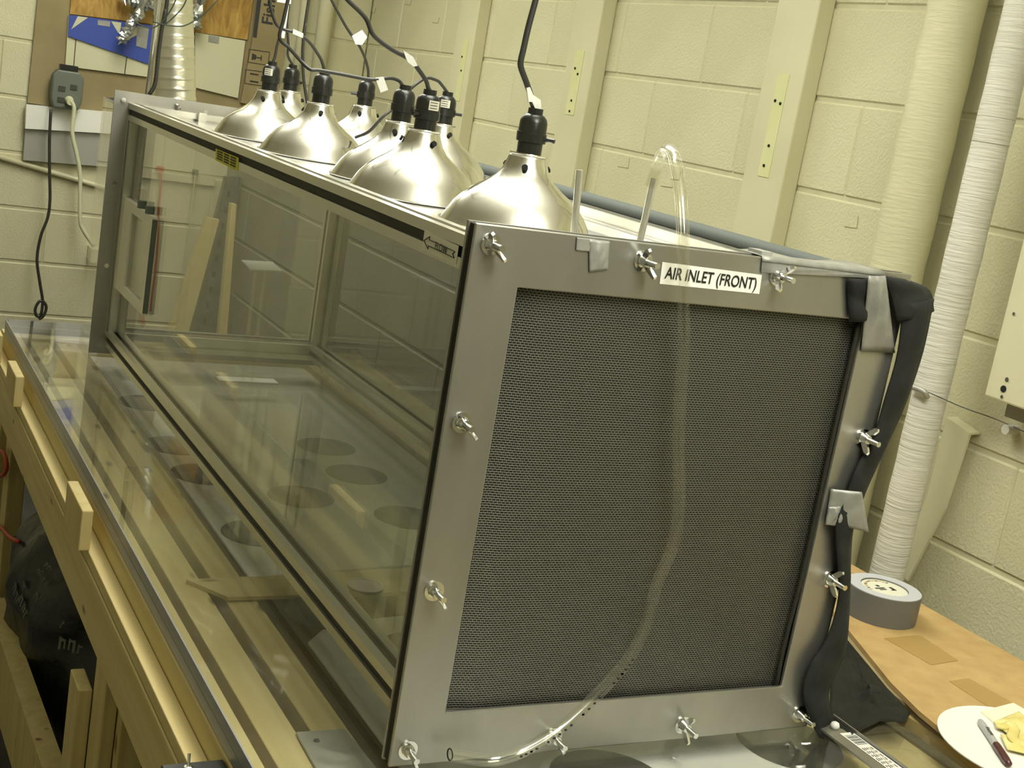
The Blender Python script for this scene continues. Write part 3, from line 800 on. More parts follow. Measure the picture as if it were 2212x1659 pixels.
lamp(0.256, 0.852, 'dome lamp with a loop of cord running back over two other sockets',
     [(871, 186), (862, 175), (845, 169, 0.84), (820, 171, 0.83), (794, 171, 0.83), (735, 160, 0.83), (690, 152, 0.83), (670, 150, 0.83), (650, 132, 0.84), (625, 104, 0.84), (604, 82, 0.84), (612, 45, 0.84), (622, 0, 0.84), (628, -20, 0.84)],
     knob=-0.9, holes=(-0.22,), tags=((820, 172, -0.02, ((-10, -4), (8, -6), (18, 22), (2, 28))), ))
lamp(0.205, 0.634, 'dome lamp with a paper rating label, in front of the paired sockets',
     [(925, 190), (920, 174), (903, 149), (885, 128), (845, 106), (807, 76), (789, 38), (751, 0), (735, -20)], knob=3.6, holes=(0.55,), sticker=0.55,
     tags=((888, 128, 0, ((-18, -20), (4, -5), (14, 14), (5, 16), (-8, 6))), ), crad=0.0034)
lamp(0.440, 1.090, 'dome lamp with a knob on its socket, mostly behind its neighbours by the wall',
     [(953, 182), (944, 174), (924, 168), (908, 175), (884, 195), (860, 225, 1.12), (827, 253, 1.12), (797, 284, 1.13), (767, 297, 1.15)], knob=-0.55, holes=(0.5,), sticker=-0.1)
lamp(0.230, 0.345, 'dome lamp standing alone beside the metal rods at the inlet end',
     [(1151, 225), (1146, 205), (1137, 178), (1126, 148), (1125, 132), (1131, 105), (1141, 60), (1157, 0), (1163, -25)], knob=-0.75, holes=(-0.05,),
     tags=((1155, 210, 0, ((-18, -20), (-11, -22), (-4, -5), (12, 6), (14, 30), (2, 28), (-6, 10), (-14, 10))), ), crad=0.0042)
# loose cord dropping behind the lamps
lp = [at(q[0], q[1], Y, 1.40) for q in ((667, 0), (660, 50), (655, 90), (654, 130), (657, 180), (664, 225), (670, 280))]
lp = [Vector((lp[0].x+0.02, 1.40, ZC-0.001))]+lp
obj('power_cord', tube(bmesh.new(), smooth_path(lp, 6), 0.0032, 8), M_CORD, None, smooth=True,
    label='loose black cord hanging down between the far lamps', cat='cord')

# ------------------------------------------------------------------ black strap and the things at the inlet corner
SX = empty('cloth_strap', (0.63, 0.0, ZB), 'long black cloth strap taped to the plate corner and hanging down its side', 'strap')
def ribbon(name, L_, R_, y0, y1, m, par, mid=0.012, n=3, solid=0.003):
    n_ = len(L_); rows = []
    a = smooth_path([at(p[0], p[1], Y, y0) for p in L_], 5); b = smooth_path([at(p[0], p[1], Y, y1) for p in R_], 5)
    for i in range(len(a)):
        rows.append([a[i].lerp(b[i], t_) + Vector((0, -mid*math.sin(math.pi*t_)*(1+0.4*math.sin(i*0.9)), 0)) for t_ in (0, 0.25, 0.5, 0.75, 1)])
    return obj(name, sheet(bmesh.new(), rows), m, par, smooth=True, solid=solid)
ribbon('strap_end', [(1830, 600), (1831, 640), (1834, 695)], [(1880, 602), (1878, 650), (1873, 688)], -0.004, -0.006, M_CLOTH, SX, 0.006)
ribbon('strap_fold', [(1908, 596), (1925, 640), (1938, 692)], [(1960, 606), (2006, 628), (2016, 672)], -0.016, 0.012, M_CLOTH, SX, 0.007, solid=0.003)
ribbon('strap_fall', [(1950, 655), (1940, 760), (1912, 860), (1885, 950), (1850, 1010), (1832, 1060), (1806, 1130), (1808, 1200), (1812, 1290), (1786, 1380), (1748, 1440), (1736, 1500), (1750, 1552), (1768, 1592)],
       [(2016, 645), (1992, 760), (1955, 870), (1915, 960), (1878, 1040), (1862, 1080), (1842, 1140), (1836, 1210), (1834, 1300), (1826, 1400), (1804, 1455), (1788, 1500), (1796, 1550), (1806, 1596)], -0.012, 0.002, M_CLOTH, SX, 0.006)

# ------------------------------------------------------------------ right end of the bench
CZ = 0.9085
C_ = [at(1800, 1320, Z, CZ), at(1925, 1475, Z, CZ), at(1985, 1535, Z, CZ), at(2032, 1574, Z, CZ), at(2160, 1690, Z, CZ)]
poly = [(p.x, p.y) for p in C_]
cb = empty('cardboard_sheet', (1.0, 0.2, CZ-0.008), 'flat brown cardboard sheet under the silver tape roll', 'cardboard')
pts = [(poly[-1][0], -0.45)]+[poly[4], poly[3], poly[2], poly[1], poly[0]]+[(0.955, 0.62), (1.137, 0.62), (1.137, -0.45)]
obj('sheet', prism(bmesh.new(), [(x, y, CZ-0.0075) for x, y in pts[::-1]], (0, 0, 0.0075)), M_CARD, cb)
for q in (((1910, 1379), (1988, 1372), (2070, 1427), (2012, 1437)), ((2050, 1472), (2092, 1465), (2190, 1520), (2140, 1530))):
    v = [at(p[0], p[1], Z, CZ+0.0002) for p in q]
    obj('tape_mark', prism(bmesh.new(), v, (0, 0, 0.0004)), M_CARDD, cb, label='darker rectangle of packing tape')
obj('support_board', B(0.81, 1.12, -0.42, 0.6, 0.8905, 0.9005), M_CARDB, cb)

rc = at(1911, 1268, Z, CZ+0.049)
tr = empty('tape_roll', (rc.x, rc.y, CZ), 'thick roll of grey duct tape standing flat on the cardboard', 'tape roll')
RR = 0.0615
obj('wound_tape', lathe(bmesh.new(), [(RR, 0.0), (RR, 0.048), (RR-0.001, 0.0485), (0.040, 0.0485), (0.0385, 0.0475), (0.0385, 0.0005), (RR, 0.0)], (rc.x, rc.y, CZ+0.0003), 64), M_TAPE_SIDE, tr, smooth=2)
obj('rolled_edge', lathe(bmesh.new(), [(RR-0.0012, 0), (RR-0.0012, 0.0006), (0.0395, 0.0006), (0.0395, 0)], (rc.x, rc.y, CZ+0.0489), 64), M_TAPE_TOP, tr, label='pale rolled tape edge')
ins = obj('paper_insert', lathe(bmesh.new(), [(0.0384, 0), (0.0384, 0.001)], (rc.x, rc.y, CZ+0.046), 48, True), M_LABEL, tr, label='printed paper disc in the core')
for kk in range(14):
    a = math.radians(40+kk*11)
    p = Vector((rc.x+0.031*math.cos(a), rc.y+0.031*math.sin(a), CZ+0.0472))
    obj('print_mark', B(p.x-0.0028, p.x+0.0028, p.y-0.001, p.y+0.001, p.z, p.z+0.0003), M_PINK if kk % 3 else M_INK, ins)
for (dx, dy, sx_, sy_) in ((-0.006, 0.010, 0.003, 0.003), (-0.010, 0.000, 0.010, 0.002), (-0.008, -0.006, 0.007, 0.0015), (0.014, -0.004, 0.003, 0.006), (0.012, -0.010, 0.005, 0.0015)):
    obj('print_mark', B(rc.x+dx-sx_, rc.x+dx+sx_, rc.y+dy-sy_, rc.y+dy+sy_, CZ+0.0472, CZ+0.0475), M_CARDINK, ins)

# black plastic sheet crumpled at the foot of the plate
PS = [at(*q, Z, 0.902) for q in ((1800, 1345), (1832, 1385), (1915, 1488), (1968, 1540), (1955, 1562), (1900, 1560), (1840, 1590), (1790, 1560))]
ctr = sum(PS, Vector())/len(PS)
bm = bmesh.new()
rows = []
NR, NS = 10, 40
for i in range(NR+1):
    t_ = i/NR; row = []
    for j in range(NS+1):
        s_ = (j % NS)/NS*len(PS); a_ = PS[int(s_) % len(PS)]; b_ = PS[(int(s_)+1) % len(PS)]
        e_ = a_.lerp(b_, s_-int(s_))
        p = ctr.lerp(e_, max(t_, 0.02))
        hgt = 0.0012+0.010*(1-t_)*abs(math.sin(p.x*38+p.y*95))+0.004*abs(math.sin(p.x*120-p.y*60))*(1-t_*0.7)
        row.append(Vector((p.x, p.y, 0.9012+hgt)))
    rows.append(row)
sheet(bm, rows); bmesh.ops.remove_doubles(bm, verts=bm.verts, dist=0.0003)
obj('plastic_sheet', bm, M_PLASTIC, None, smooth=True, solid=0.0006, label='crumpled black plastic sheet lying between tunnel and cardboard', cat='plastic sheet')

# flat aluminium bar with a barcode sticker, lying on the clear sheet
xb0, xb1 = 0.611, 0.655
ang = empty('metal_bar', ((xb0+xb1)/2, -0.2, 0.9003), 'long flat aluminium bar with a barcode sticker on the clear sheet', 'metal bar')
bm = bmesh.new(); box(bm, xb0, xb1, -0.45, 0.012, 0.9004, 0.9032); box(bm, xb1-0.002, xb1, -0.45, 0.012, 0.9032, 0.9075)
obj('bar_body', bm, M_AL, ang)
zs = 0.9034
def lp(u, v): return Vector((0.629+(0.6515-0.629)*v, -0.030-0.095*u, zs))
stk = obj('barcode_sticker', prism(bmesh.new(), [lp(0, 0), lp(1, 0), lp(1, 1), lp(0, 1)], (0, 0, 0.0003)), M_WHITE, ang, label='white sticker with a barcode and small print')
for kk in range(11):
    u = 0.08+kk*0.024
    obj('bar', prism(bmesh.new(), [lp(u, 0.12)+Vector((0, 0, 0.0004)), lp(u+0.008*(1+kk*7 % 3)*0.6, 0.12)+Vector((0, 0, 0.0004)), lp(u+0.008*(1+kk*7 % 3)*0.6, 0.9)+Vector((0, 0, 0.0004)), lp(u, 0.9)+Vector((0, 0, 0.0004))], (0, 0, 0.0002)), M_CARDINK, stk)
for kk in range(5):
    for jj in range(6):
        u = 0.42+jj*0.092; v = 0.12+kk*0.16; h_ = Vector((0, 0, 0.0004))
        obj('print_mark', prism(bmesh.new(), [lp(u, v)+h_, lp(u+0.07-0.012*((jj+kk) % 3), v)+h_, lp(u+0.07-0.012*((jj+kk) % 3), v+0.06)+h_, lp(u, v+0.06)+h_], (0, 0, 0.0002)), M_PINK if kk == 3 else M_CARDINK, stk)
wt = at(1803, 1570, Z, 0.905); obj('white_bead', lathe(bmesh.new(), [(0.001, 0), (0.005, 0.002), (0.0065, 0.006), (0.005, 0.010), (0.001, 0.012)], (wt.x, wt.y, 0.9006), 14, True), M_WHITE, None, smooth=True,
    label='small white bead at the foot of the black strap', cat='bead')

# round paper, card, marker and glove
c1, c2, c3 = at(2030, 1580, Z, CZ+0.002), at(2100, 1524, Z, CZ+0.002), at(2128, 1659, Z, CZ+0.002)
def circum(a, b, c):
    ax, ay, bx, by, cx, cy = a.x, a.y, b.x, b.y, c.x, c.y
    d = 2*(ax*(by-cy)+bx*(cy-ay)+cx*(ay-by))
    return Vector((((ax*ax+ay*ay)*(by-cy)+(bx*bx+by*by)*(cy-ay)+(cx*cx+cy*cy)*(ay-by))/d, ((ax*ax+ay*ay)*(cx-bx)+(bx*bx+by*by)*(ax-cx)+(cx*cx+cy*cy)*(bx-ax))/d, 0))
pc = circum(c1, c2, c3); pr_ = (Vector((c1.x, c1.y, 0))-pc).length
obj('paper_disc', lathe(bmesh.new(), [(pr_, 0), (pr_, 0.0015)], (pc.x, pc.y, CZ+0.0003), 64, True), M_WHITE, None, label='round white filter paper overlapping the cardboard edge', cat='paper')
ZP = CZ+0.0022
m0, m1 = at(2116, 1556, Z, ZP+0.005), at(2180, 1652, Z, ZP+0.005)
mv = (m1-m0).normalized(); ml = (m1-m0).length
pen = empty('marker_pen', (m0+m1)/2-Vector((0, 0, 0.005)), 'grey marker pen with a dark brown cap on the round paper', 'marker')
def pt(t_): return m0+mv*ml*t_
obj('barrel', tube(bmesh.new(), [pt(0), pt(0.03), pt(0.10), pt(0.60)], [0.0022, 0.0040, 0.0048, 0.0050], 16), M_PEN, pen, smooth=2)
obj('cap', tube(bmesh.new(), [pt(0.57), pt(0.60), pt(0.9), pt(0.985), pt(1.0)], [0.0050, 0.0056, 0.0056, 0.0046, 0.0025], 16), M_BROWNCAP, pen, smooth=2)
obj('pocket_clip', tube(bmesh.new(), [pt(0.64)+Vector((-0.005, -0.002, 0.003)), pt(0.94)+Vector((-0.005, -0.002, 0.002))], 0.0014, 8), M_BROWNCAP, pen)
sd = Vector((0, 0, 1)).cross(mv).normalized()
lettering('Sharpie', M_INK, pen, pt(0.33)+Vector((0, 0, 0.0049)), -mv if False else mv, sd, 0.0085, 0.0004, bold=0.01)
g_ = [at(*q, Z, ZP) for q in ((2119, 1540), (2188, 1522), (2240, 1552), (2150, 1566))]
obj('cream_card', prism(bmesh.new(), g_, (0, 0, 0.003)), M_CARDW, None, label='cream card under the yellow glove on the round paper', cat='card')
GL = empty('rubber_glove', at(2200, 1585, Z, ZP), 'crumpled yellow rubber glove on the round paper beside the marker', 'glove')
def crumple(name, q, amp, f1, f2, ph, lift):
    v = [at(p[0], p[1], Z, ZP+0.0022) for p in q]
    bm = patch(bmesh.new(), v, 16, 16, lambda u, w_: Vector((0, 0, 0.002+(math.sin(math.pi*min(max(u, 0.0), 1))*math.sin(math.pi*w_))**0.5*lift*(0.6+amp*math.sin(f1*u+ph)*math.cos(f2*w_)))))
    return obj(name, bm, M_GLOVE, GL, smooth=True, solid=0.0008)
crumple('palm', ((2145, 1562), (2200, 1540), (2250, 1580), (2190, 1600)), 0.5, 9, 7, 0.4, 0.008)
crumple('cuff', ((2160, 1590), (2250, 1595), (2250, 1640), (2175, 1622)), 0.6, 11, 5, 1.0, 0.006)
fg = [at(*q, Z, ZP+0.009) for q in ((2180, 1560), (2192, 1572), (2187, 1590), (2198, 1602), (2235, 1612))]
bm = tube(bmesh.new(), smooth_path(fg, 5), 0.0075, 10)
for v in bm.verts: v.co.z = ZP+0.004+(v.co.z-ZP)*0.42
obj('finger', bm, M_GLOVE, GL, smooth=True)
fg = [at(*q, Z, ZP+0.006) for q in ((2150, 1566), (2170, 1570), (2195, 1562), (2220, 1556))]
bm = tube(bmesh.new(), smooth_path(fg, 5), [0.004]+[0.008]*14+[0.006], 10)
for v in bm.verts: v.co.z = ZP+0.004+(v.co.z-ZP)*0.38
obj('finger', bm, M_GLOVE, GL, smooth=True)

# ------------------------------------------------------------------ inside the tunnel
yS = 1.74
st_ = empty('sample_stand', at(560, 812, Y, yS), 'small white platform on thin clear posts inside the tunnel', 'stand')
zst = st_.location.z = 0.9005
u4 = [at(*q, Z, 1.172) for q in ((521, 564), (588, 568), (610, 588), (541, 585))]
obj('platform', prism(bmesh.new(), u4, (0, 0, 0.003)), M_WHITE, st_)
cxs = sum(p.x for p in u4)/4; cys = sum(p.y for p in u4)/4
for dx in (-0.012, 0.010): obj('post', B(cxs+dx-0.002, cxs+dx+0.002, cys-0.008, cys+0.008, 0.9045, 1.172), G_TUBE, st_)
obj('base', B(cxs-0.07, cxs+0.07, cys-0.02, cys+0.02, 0.9006, 0.9045), M_WHITE, st_)
cp = at(790, 1266, Z, 0.945)
cup = empty('sample_cup', (cp.x, cp.y, 0.9005), 'small clear cup with a white lid standing inside the tunnel', 'cup')
obj('cup_wall', lathe(bmesh.new(), [(0.019, 0), (0.023, 0.042)], (cp.x, cp.y, 0.9006), 32), G_TAPE, cup, smooth=True)
obj('lid', lathe(bmesh.new(), [(0.0255, 0), (0.0258, 0.004), (0.022, 0.0046), (0.0215, 0.0036), (0.002, 0.0036)], (cp.x, cp.y, 0.9426), 32, True), M_WHITE, cup, smooth=2)

# ------------------------------------------------------------------ beyond the outlet
dp = at(378, 120, Y, 2.10)
du = empty('exhaust_duct', (dp.x, 2.10, 1.47), 'silver ribbed flexible duct rising behind the outlet plate', 'duct')
cx0, cx1 = at(378, 218, Y, 2.10), at(375, 0, Y, 2.10)
bm = bmesh.new(); prof = []
NZ = 46
z0, z1 = 1.478, ZC-0.001
pts, rads = [], []
for i in range(NZ*10+1):
    t_ = i/(NZ*10); z = z0+(z1-z0)*t_
    xx = cx0.x+(cx1.x-cx0.x)*min(1.0, (z-cx0.z)/(cx1.z-cx0.z))
    pts.append((xx, 2.10, z)); rads.append((0.0505-0.006*min(1, t_*4))+0.0013*abs(math.cos(math.pi*i/10))**14)
tube(bm, pts, rads, 40)
obj('ribbed_hose', bm, M_DUCT, du, smooth=True)
hood = empty('outlet_hood', (PW/2, 2.05, 1.46), 'clear plastic shelf behind the outlet plate holding up the duct', 'hood')
obj('shelf', B(0.03, PW-0.03, LT+0.0055, 2.20, 1.470, 1.4765), G_ACR, hood)
for x in (0.03, PW-0.036): obj('side_sheet', B(x, x+0.005, LT+0.0055, 2.20, 0.9005, 1.4695), G_ACR, hood)
obj('support_rod', tube(bmesh.new(), [at(318, 208, Y, 2.0), at(343, 0, Y, 2.0), Vector((at(343, 0, Y, 2.0).x+0.04, 2.0, ZC-0.001))], 0.006, 10), M_RAIL, None, smooth=True,
    label='thin pale metal rod rising beside the silver duct', cat='rod')
bc = [at(q[0], q[1], Y, 1.98) for q in ((322, 205), (335, 180), (342, 120), (350, 60), (358, 20), (364, -20))]
obj('power_cord', tube(bmesh.new(), smooth_path(bc+[Vector((bc[-1].x+0.02, 1.98, ZC-0.001))], 5), 0.0048, 8), M_CORD, None, smooth=True,
    label='thick black cord running up in front of the silver duct', cat='cord')
wires = [((388, -20), (370, 20), (345, 52), (320, 60), (285, 45)), ((410, -20), (395, 15), (372, 40), (357, 53)), ((280, -20), (285, 20), (292, 38)), ((470, 0), (440, 30), (400, 55), (365, 55), (330, 47))]
for k, wq in enumerate(wires):
    obj('thin_wire', tube(bmesh.new(), smooth_path([at(q[0], q[1], Y, 1.97-0.008*k) for q in wq], 6), 0.0016, 6), M_GREENW, None, smooth=True,
        label=('thin green wire drooping across the duct to the foil over the blue sheet', 'short thin green wire meeting the thick black cord', 'thin green wire dropping in front of the strand board', 'thin green wire sagging across the duct from the foil by the strand board')[k], cat='wire', group='thin wires across the duct')

# covered opening on the far wall
YQ = YW-0.015
def panel(name, px, y, m, lab, cat, th=0.008):
    q = [at(p[0], p[1], Y, y) for p in px]
    return obj(name, prism(bmesh.new(), q, (0, th, 0)), m, None, label=lab, cat=cat)
panel('cardboard_sheet', ((98, -170), (642, -120), (597, 225), (560, 300), (59, 222)), YQ, M_CARDB, 'large brown cardboard sheet covering the far wall behind the duct', 'cardboard', 0.014)
panel('osb_board', ((165, -150), (350, -125), (328, 52), (151, 30)), YQ-0.010, M_OSB, 'orange strand board above the blue sheet', 'board', 0.009)
panel('osb_board', ((436, -150), (566, -130), (534, 86), (412, 68)), YQ-0.010, M_OSB, 'orange strand board between the silver duct and the printed carton', 'board', 0.009)
wbd = panel('white_board', ((148, 34), (330, 58), (318, 166), (141, 143)), YQ-0.012, M_BOARD, 'off-white board under the blue sheet', 'board', 0.011)
for q in (((163, 84), (165, 84), (160, 146), (158, 146)), ((273, 122), (275, 122), (270, 162), (268, 162))):
    obj('seam', prism(bmesh.new(), [at(p[0], p[1], Y, YQ-0.0125) for p in q], (0, -0.0008, 0)), M_SLOT, wbd)
blue = panel('blue_sheet', ((150, 32), (330, 55), (321, 139), (147, 78)), YQ-0.020, M_BLUE, 'bright blue sheet with white pointed shapes on the far wall', 'sheet', 0.006)
for q in (((168, 35), (190, 38), (154, 63)), ((240, 46), (262, 49), (258, 76)), ((254, 97), (297, 75), (300, 60), (282, 56), (262, 84))):
    obj('white_point', prism(bmesh.new(), [at(p[0], p[1], Y, YQ-0.0202) for p in q], (0, -0.0015, 0)), M_BOARD, blue)
for q in (((211, 43), (238, 46), (237, 58), (211, 54)), ((296, 55), (322, 60), (316, 106), (294, 99))):
    obj('tape_piece', prism(bmesh.new(), [at(p[0], p[1], Y, YQ-0.0205) for p in q], (0, -0.0015, 0)), M_DUCTT, blue)
panel('white_board', ((422, 70), (530, 88), (514, 212), (421, 189)), YQ-0.012, M_BOARD, 'off-white board beside the printed carton', 'board', 0.011)
tpz = panel('tape_square', ((451, 76), (474, 80), (472, 94), (450, 90)), YQ-0.0145, M_DUCTT, 'grey tape square holding the board beside the carton', 'tape', 0.002)
box2 = panel('printed_carton', ((570, -150), (640, -140), (600, 235), (520, 222), (545, 90)), YQ-0.022, M_CARDB, 'brown carton side with black shipping symbols and lettering', 'carton', 0.018)
yb = YQ-0.0222
qx = (at(560, 80, Y, yb)-at(552, 140, Y, yb)).normalized()
upv = Vector((0, 0, 1)); rt = Vector((1, 0, 0))
obj('dark_stripe', prism(bmesh.new(), [at(p[0], p[1], Y, yb) for p in ((566, -100), (577, -98), (554, 82), (546, 80))], (0, -0.001, 0)), M_CARDINK, box2)
lettering('Fisher', M_CARDINK, box2, at(583, 10, Y, yb)+Vector((0, -0.0012, 0)), upv, -rt, 0.062, 0.0003, bold=0.015)
for q in (((538, 106), (583, 113), (578, 141), (536, 134)), ((531, 150), (574, 156), (570, 186), (529, 180))):
    v = [at(p[0], p[1], Y, yb-0.001) for p in q]
    bm = bmesh.new()
    for i in range(4): tube(bm, [v[i], v[(i+1) % 4]], 0.0012, 5)
    obj('symbol_frame', bm, M_CARDINK, box2)
gcp = at(556, 124, Y, yb-0.001)
bm = bmesh.new(); prism(bm, [gcp+Vector((-0.022, 0, 0.012)), gcp+Vector((-0.022, 0, -0.012)), gcp+Vector((-0.005, 0, -0.008)), gcp+Vector((-0.005, 0, 0.008))], (0, -0.0006, 0)); tube(bm, [gcp+Vector((-0.005, 0, 0)), gcp+Vector((0.014, 0, 0))], 0.0018, 6); tube(bm, [gcp+Vector((0.015, 0, -0.01)), gcp+Vector((0.015, 0, 0.01))], 0.0018, 6)
obj('glass_symbol', bm, M_CARDINK, box2)
for py in (160, 176):
    gcp = at(549, py, Y, yb-0.001)
    bm = bmesh.new(); tube(bm, [gcp+Vector((-0.016, 0, 0.0)), gcp+Vector((0.016, 0, 0))], 0.0026, 6); obj('bar_symbol', bm, M_CARDINK, box2)
sl = panel('metal_sill', ((57, 226), (262, 245), (258, 290), (55, 278)), YQ-0.03, M_WHITE, 'pale metal strip under the cardboard on the far wall', 'metal strip', 0.028)  # white colour stands in for light on the upper part of the sill
panel('metal_apron', ((55, 279), (258, 291), (250, 362), (50, 346)), YQ-0.012, M_SILL, 'dull grey metal apron below the pale strip on the far wall', 'metal sheet', 0.010)
# crumpled foil hanging over the boards
ff = empty('foil_twist', at(288, 60, Y, 3.80), 'crumpled silver foil twist hanging over the blue sheet', 'foil')
bm = bmesh.new()
fpth = smooth_path([at(q[0], q[1], Y, 3.84) for q in ((332, -110), (303, 20), (288, 45), (272, 70), (262, 88))], 6)
tube(bm, fpth, [0.018+0.006*math.sin(i*1.9) for i in range(len(fpth))], 9)
for v in bm.verts: v.co += Vector((random.uniform(-1, 1), random.uniform(-1, 1), random.uniform(-1, 1)))*0.004
obj('foil', bm, M_FOIL, ff)
bm = bmesh.new()
fpth = smooth_path([at(q[0], q[1], Y, 3.86) for q in ((262, -10), (285, 2), (320, 12), (345, 2))], 5)
tube(bm, fpth, [0.022+0.008*math.sin(i*2.3) for i in range(len(fpth))], 9)
for v in bm.verts: v.co += Vector((random.uniform(-1, 1), random.uniform(-1, 1), random.uniform(-1, 1)))*0.005
obj('foil', bm, M_FOIL, ff)
bm = bmesh.new()
fpth = smooth_path([at(q[0], q[1], Y, 3.86) for q in ((462, -110), (430, 10), (424, 40), (420, 62))], 5)
tube(bm, fpth, [0.022+0.006*math.sin(i*2.1) for i in range(len(fpth))], 9)
for v in bm.verts: v.co += Vector((random.uniform(-1, 1), random.uniform(-1, 1), random.uniform(-1, 1)))*0.004
obj('foil_twist', bm, M_FOIL, None, label='crumpled silver foil tucked between the duct and the strand board', cat='foil')

# grey outlet box with its cords
oc = at(146, 195, Y, 3.86)
ob = empty('outlet_box', (oc.x, 3.86, at(146, 240, Y, 3.86).z), 'grey power outlet box with plugged cords on the far wall', 'outlet box')
z0, z1 = at(146, 236, Y, 3.86).z, at(146, 153, Y, 3.86).z
hwx = 0.054
bm = prism(bmesh.new(), [(oc.x-hwx*0.8, 3.86, z0), (oc.x+hwx*0.8, 3.86, z0), (oc.x+hwx, 3.86, z0+0.03), (oc.x+hwx, 3.86, z1-0.02), (oc.x+hwx*0.7, 3.86, z1), (oc.x-hwx*0.7, 3.86, z1), (oc.x-hwx, 3.86, z1-0.02), (oc.x-hwx, 3.86, z0+0.03)], (0, 0.05, 0))
obj('housing', bm, M_GREYB, ob, bevel=0.006)
obj('top_plug', B(oc.x-0.03, oc.x+0.03, 3.865, 3.905, z1-0.002, z1+0.02), M_BLACK, ob)
for dx, dz in ((-0.02, 0.07), (0.02, 0.08), (-0.02, 0.03)):
    obj('socket_slot', B(oc.x+dx-0.012, oc.x+dx+0.012, 3.857, 3.861, z0+dz-0.009, z0+dz+0.009), M_SLOT, ob)
pw = at(152, 218, Y, 3.83)
obj('white_plug', tube(bmesh.new(), [(pw.x, 3.859, pw.z), (pw.x, 3.825, pw.z-0.004)], [0.016, 0.012], 12), M_WCORD, ob, smooth=2)
wc = [at(q[0], q[1], Y, 3.83) for q in ((152, 216), (160, 235), (156, 285), (166, 335), (173, 380), (173, 470), (180, 497), (203, 532))]
obj('power_cord', tube(bmesh.new(), smooth_path(wc, 6), 0.0075, 8), M_WCORD, None, smooth=True, label='off-white cord dropping from the grey outlet box', cat='cord')
wc = [at(q[0], q[1], Y, 3.84) for q in ((110, 236), (107, 300), (107, 370), (108, 430), (103, 470), (88, 510), (80, 560), (86, 610), (92, 650), (88, 680), (79, 682), (76, 668), (84, 652), (94, 652), (100, 664), (94, 682), (84, 690))]
obj('power_cord', tube(bmesh.new(), smooth_path(wc, 6), 0.0055, 8), M_CORD, None, smooth=True, label='black cord with a loop at its end hanging on the far wall', cat='cord')
jc = at(205, 545, Y, 3.86)
obj('wall_socket', B(jc.x-0.012, jc.x+0.03, 3.86, YW, jc.z-0.04, jc.z+0.01), M_BOARD, None, label='small pale wall socket beside the outlet plate', cat='socket')

# hook rail and the cords on it, seen through the outlet
hr0, hr1 = at(322, 378, Y, YW-0.012), at(560, 405, Y, YW-0.012)
hk = empty('hook_rail', (0.5*(hr0.x+hr1.x), YW-0.02, hr0.z-0.02), 'cream rail with two hooks on the wall beyond the outlet', 'hook rail')
obj('rail_board', B(hr0.x-0.1, min(hr1.x, 0.80), YW-0.018, YW-0.0015, hr0.z-0.012, hr0.z+0.02), M_WALLP, hk)
h1, h2 = at(345, 365, Y, YW-0.03), at(422, 372, Y, YW-0.03)
obj('hook', B(h1.x-0.012, h1.x+0.014, YW-0.04, YW-0.0185, h1.z-0.010, h1.z+0.010), M_RED, hk, label='red hook')
obj('hook', B(h2.x-0.010, h2.x+0.010, YW-0.04, YW-0.0185, h2.z-0.012, h2.z+0.010), M_GREYB, hk, label='grey hook')
rc_ = [at(q[0], q[1], Y, YW-0.042) for q in ((347, 368), (347, 400), (343, 450), (341, 520), (335, 590), (327, 650), (325, 672))]
obj('hanging_cord', tube(bmesh.new(), smooth_path(rc_, 4), 0.0042, 8), M_RED, None, smooth=True, label='thin red cord hanging from the red hook', cat='cord')
rc_ = [at(q[0], q[1], Y, YW-0.042) for q in ((308, 635), (306, 670), (309, 703))]
obj('red_strap', tube(bmesh.new(), smooth_path(rc_, 4), [0.006, 0.006, 0.006, 0.007, 0.008, 0.009, 0.009, 0.009, 0.009], 8), M_RED, None, smooth=True, label='short red strip hanging below the cream hatch', cat='strap')
rc_ = [at(q[0], q[1], Y, YW-0.042) for q in ((422, 378), (414, 450), (405, 540), (394, 640), (380, 730))]
obj('hanging_cord', tube(bmesh.new(), smooth_path(rc_, 4), 0.0025, 8), M_WCORD, None, smooth=True, label='thin white cord hanging from the grey hook', cat='cord')

# lumber and steel channel leaning in the far corner
def lean(name, px, y, m, th, lab, cat, ytop=None):
    q = [at(p[0], p[1], Y, y if i > 1 or ytop is None else ytop) for i, p in enumerate(px)]
    return obj(name, prism(bmesh.new(), q, (0, th, 0)), m, None, label=lab, cat=cat)
lean('plank', ((446, 470), (474, 475), (330, 1000), (270, 990)), 3.64, M_PINEZ, 0.03, 'wide pale plank leaning in front of the steel channel', 'plank')
ch = empty('steel_channel', at(470, 735, Y, 3.74), 'dark perforated steel channel leaning between two planks', 'channel')
cq = [at(*q, Y, 3.74) for q in ((484, 380), (518, 382), (440, 1000), (330, 990))]
obj('web', prism(bmesh.new(), cq, (0, 0.004, 0)), M_STEELD, ch)
for (i, j) in ((0, 3), (1, 2)):
    obj('lip', prism(bmesh.new(), [cq[i], cq[i]+Vector((0.004 if i == 0 else -0.004, 0, 0)), cq[j]+Vector((0.004 if i == 0 else -0.004, 0, 0)), cq[j]], (0, -0.03, 0)), M_STEELD, ch)
for kk in range(16):
    t_ = 0.06+kk*0.055
    a = cq[0].lerp(cq[3], t_); b = cq[1].lerp(cq[2], t_); p = a.lerp(b, 0.5)
    obj('hole', B(p.x-0.006, p.x+0.006, 3.7385, 3.7398, p.z-0.012, p.z+0.012), M_HOLE, ch)
lean('plank', ((500, 440), (511, 442), (470, 1000), (446, 1000)), 3.55, M_PINEZ, 0.035, 'narrow plank leaning between the steel channel and the low grey wall', 'plank')

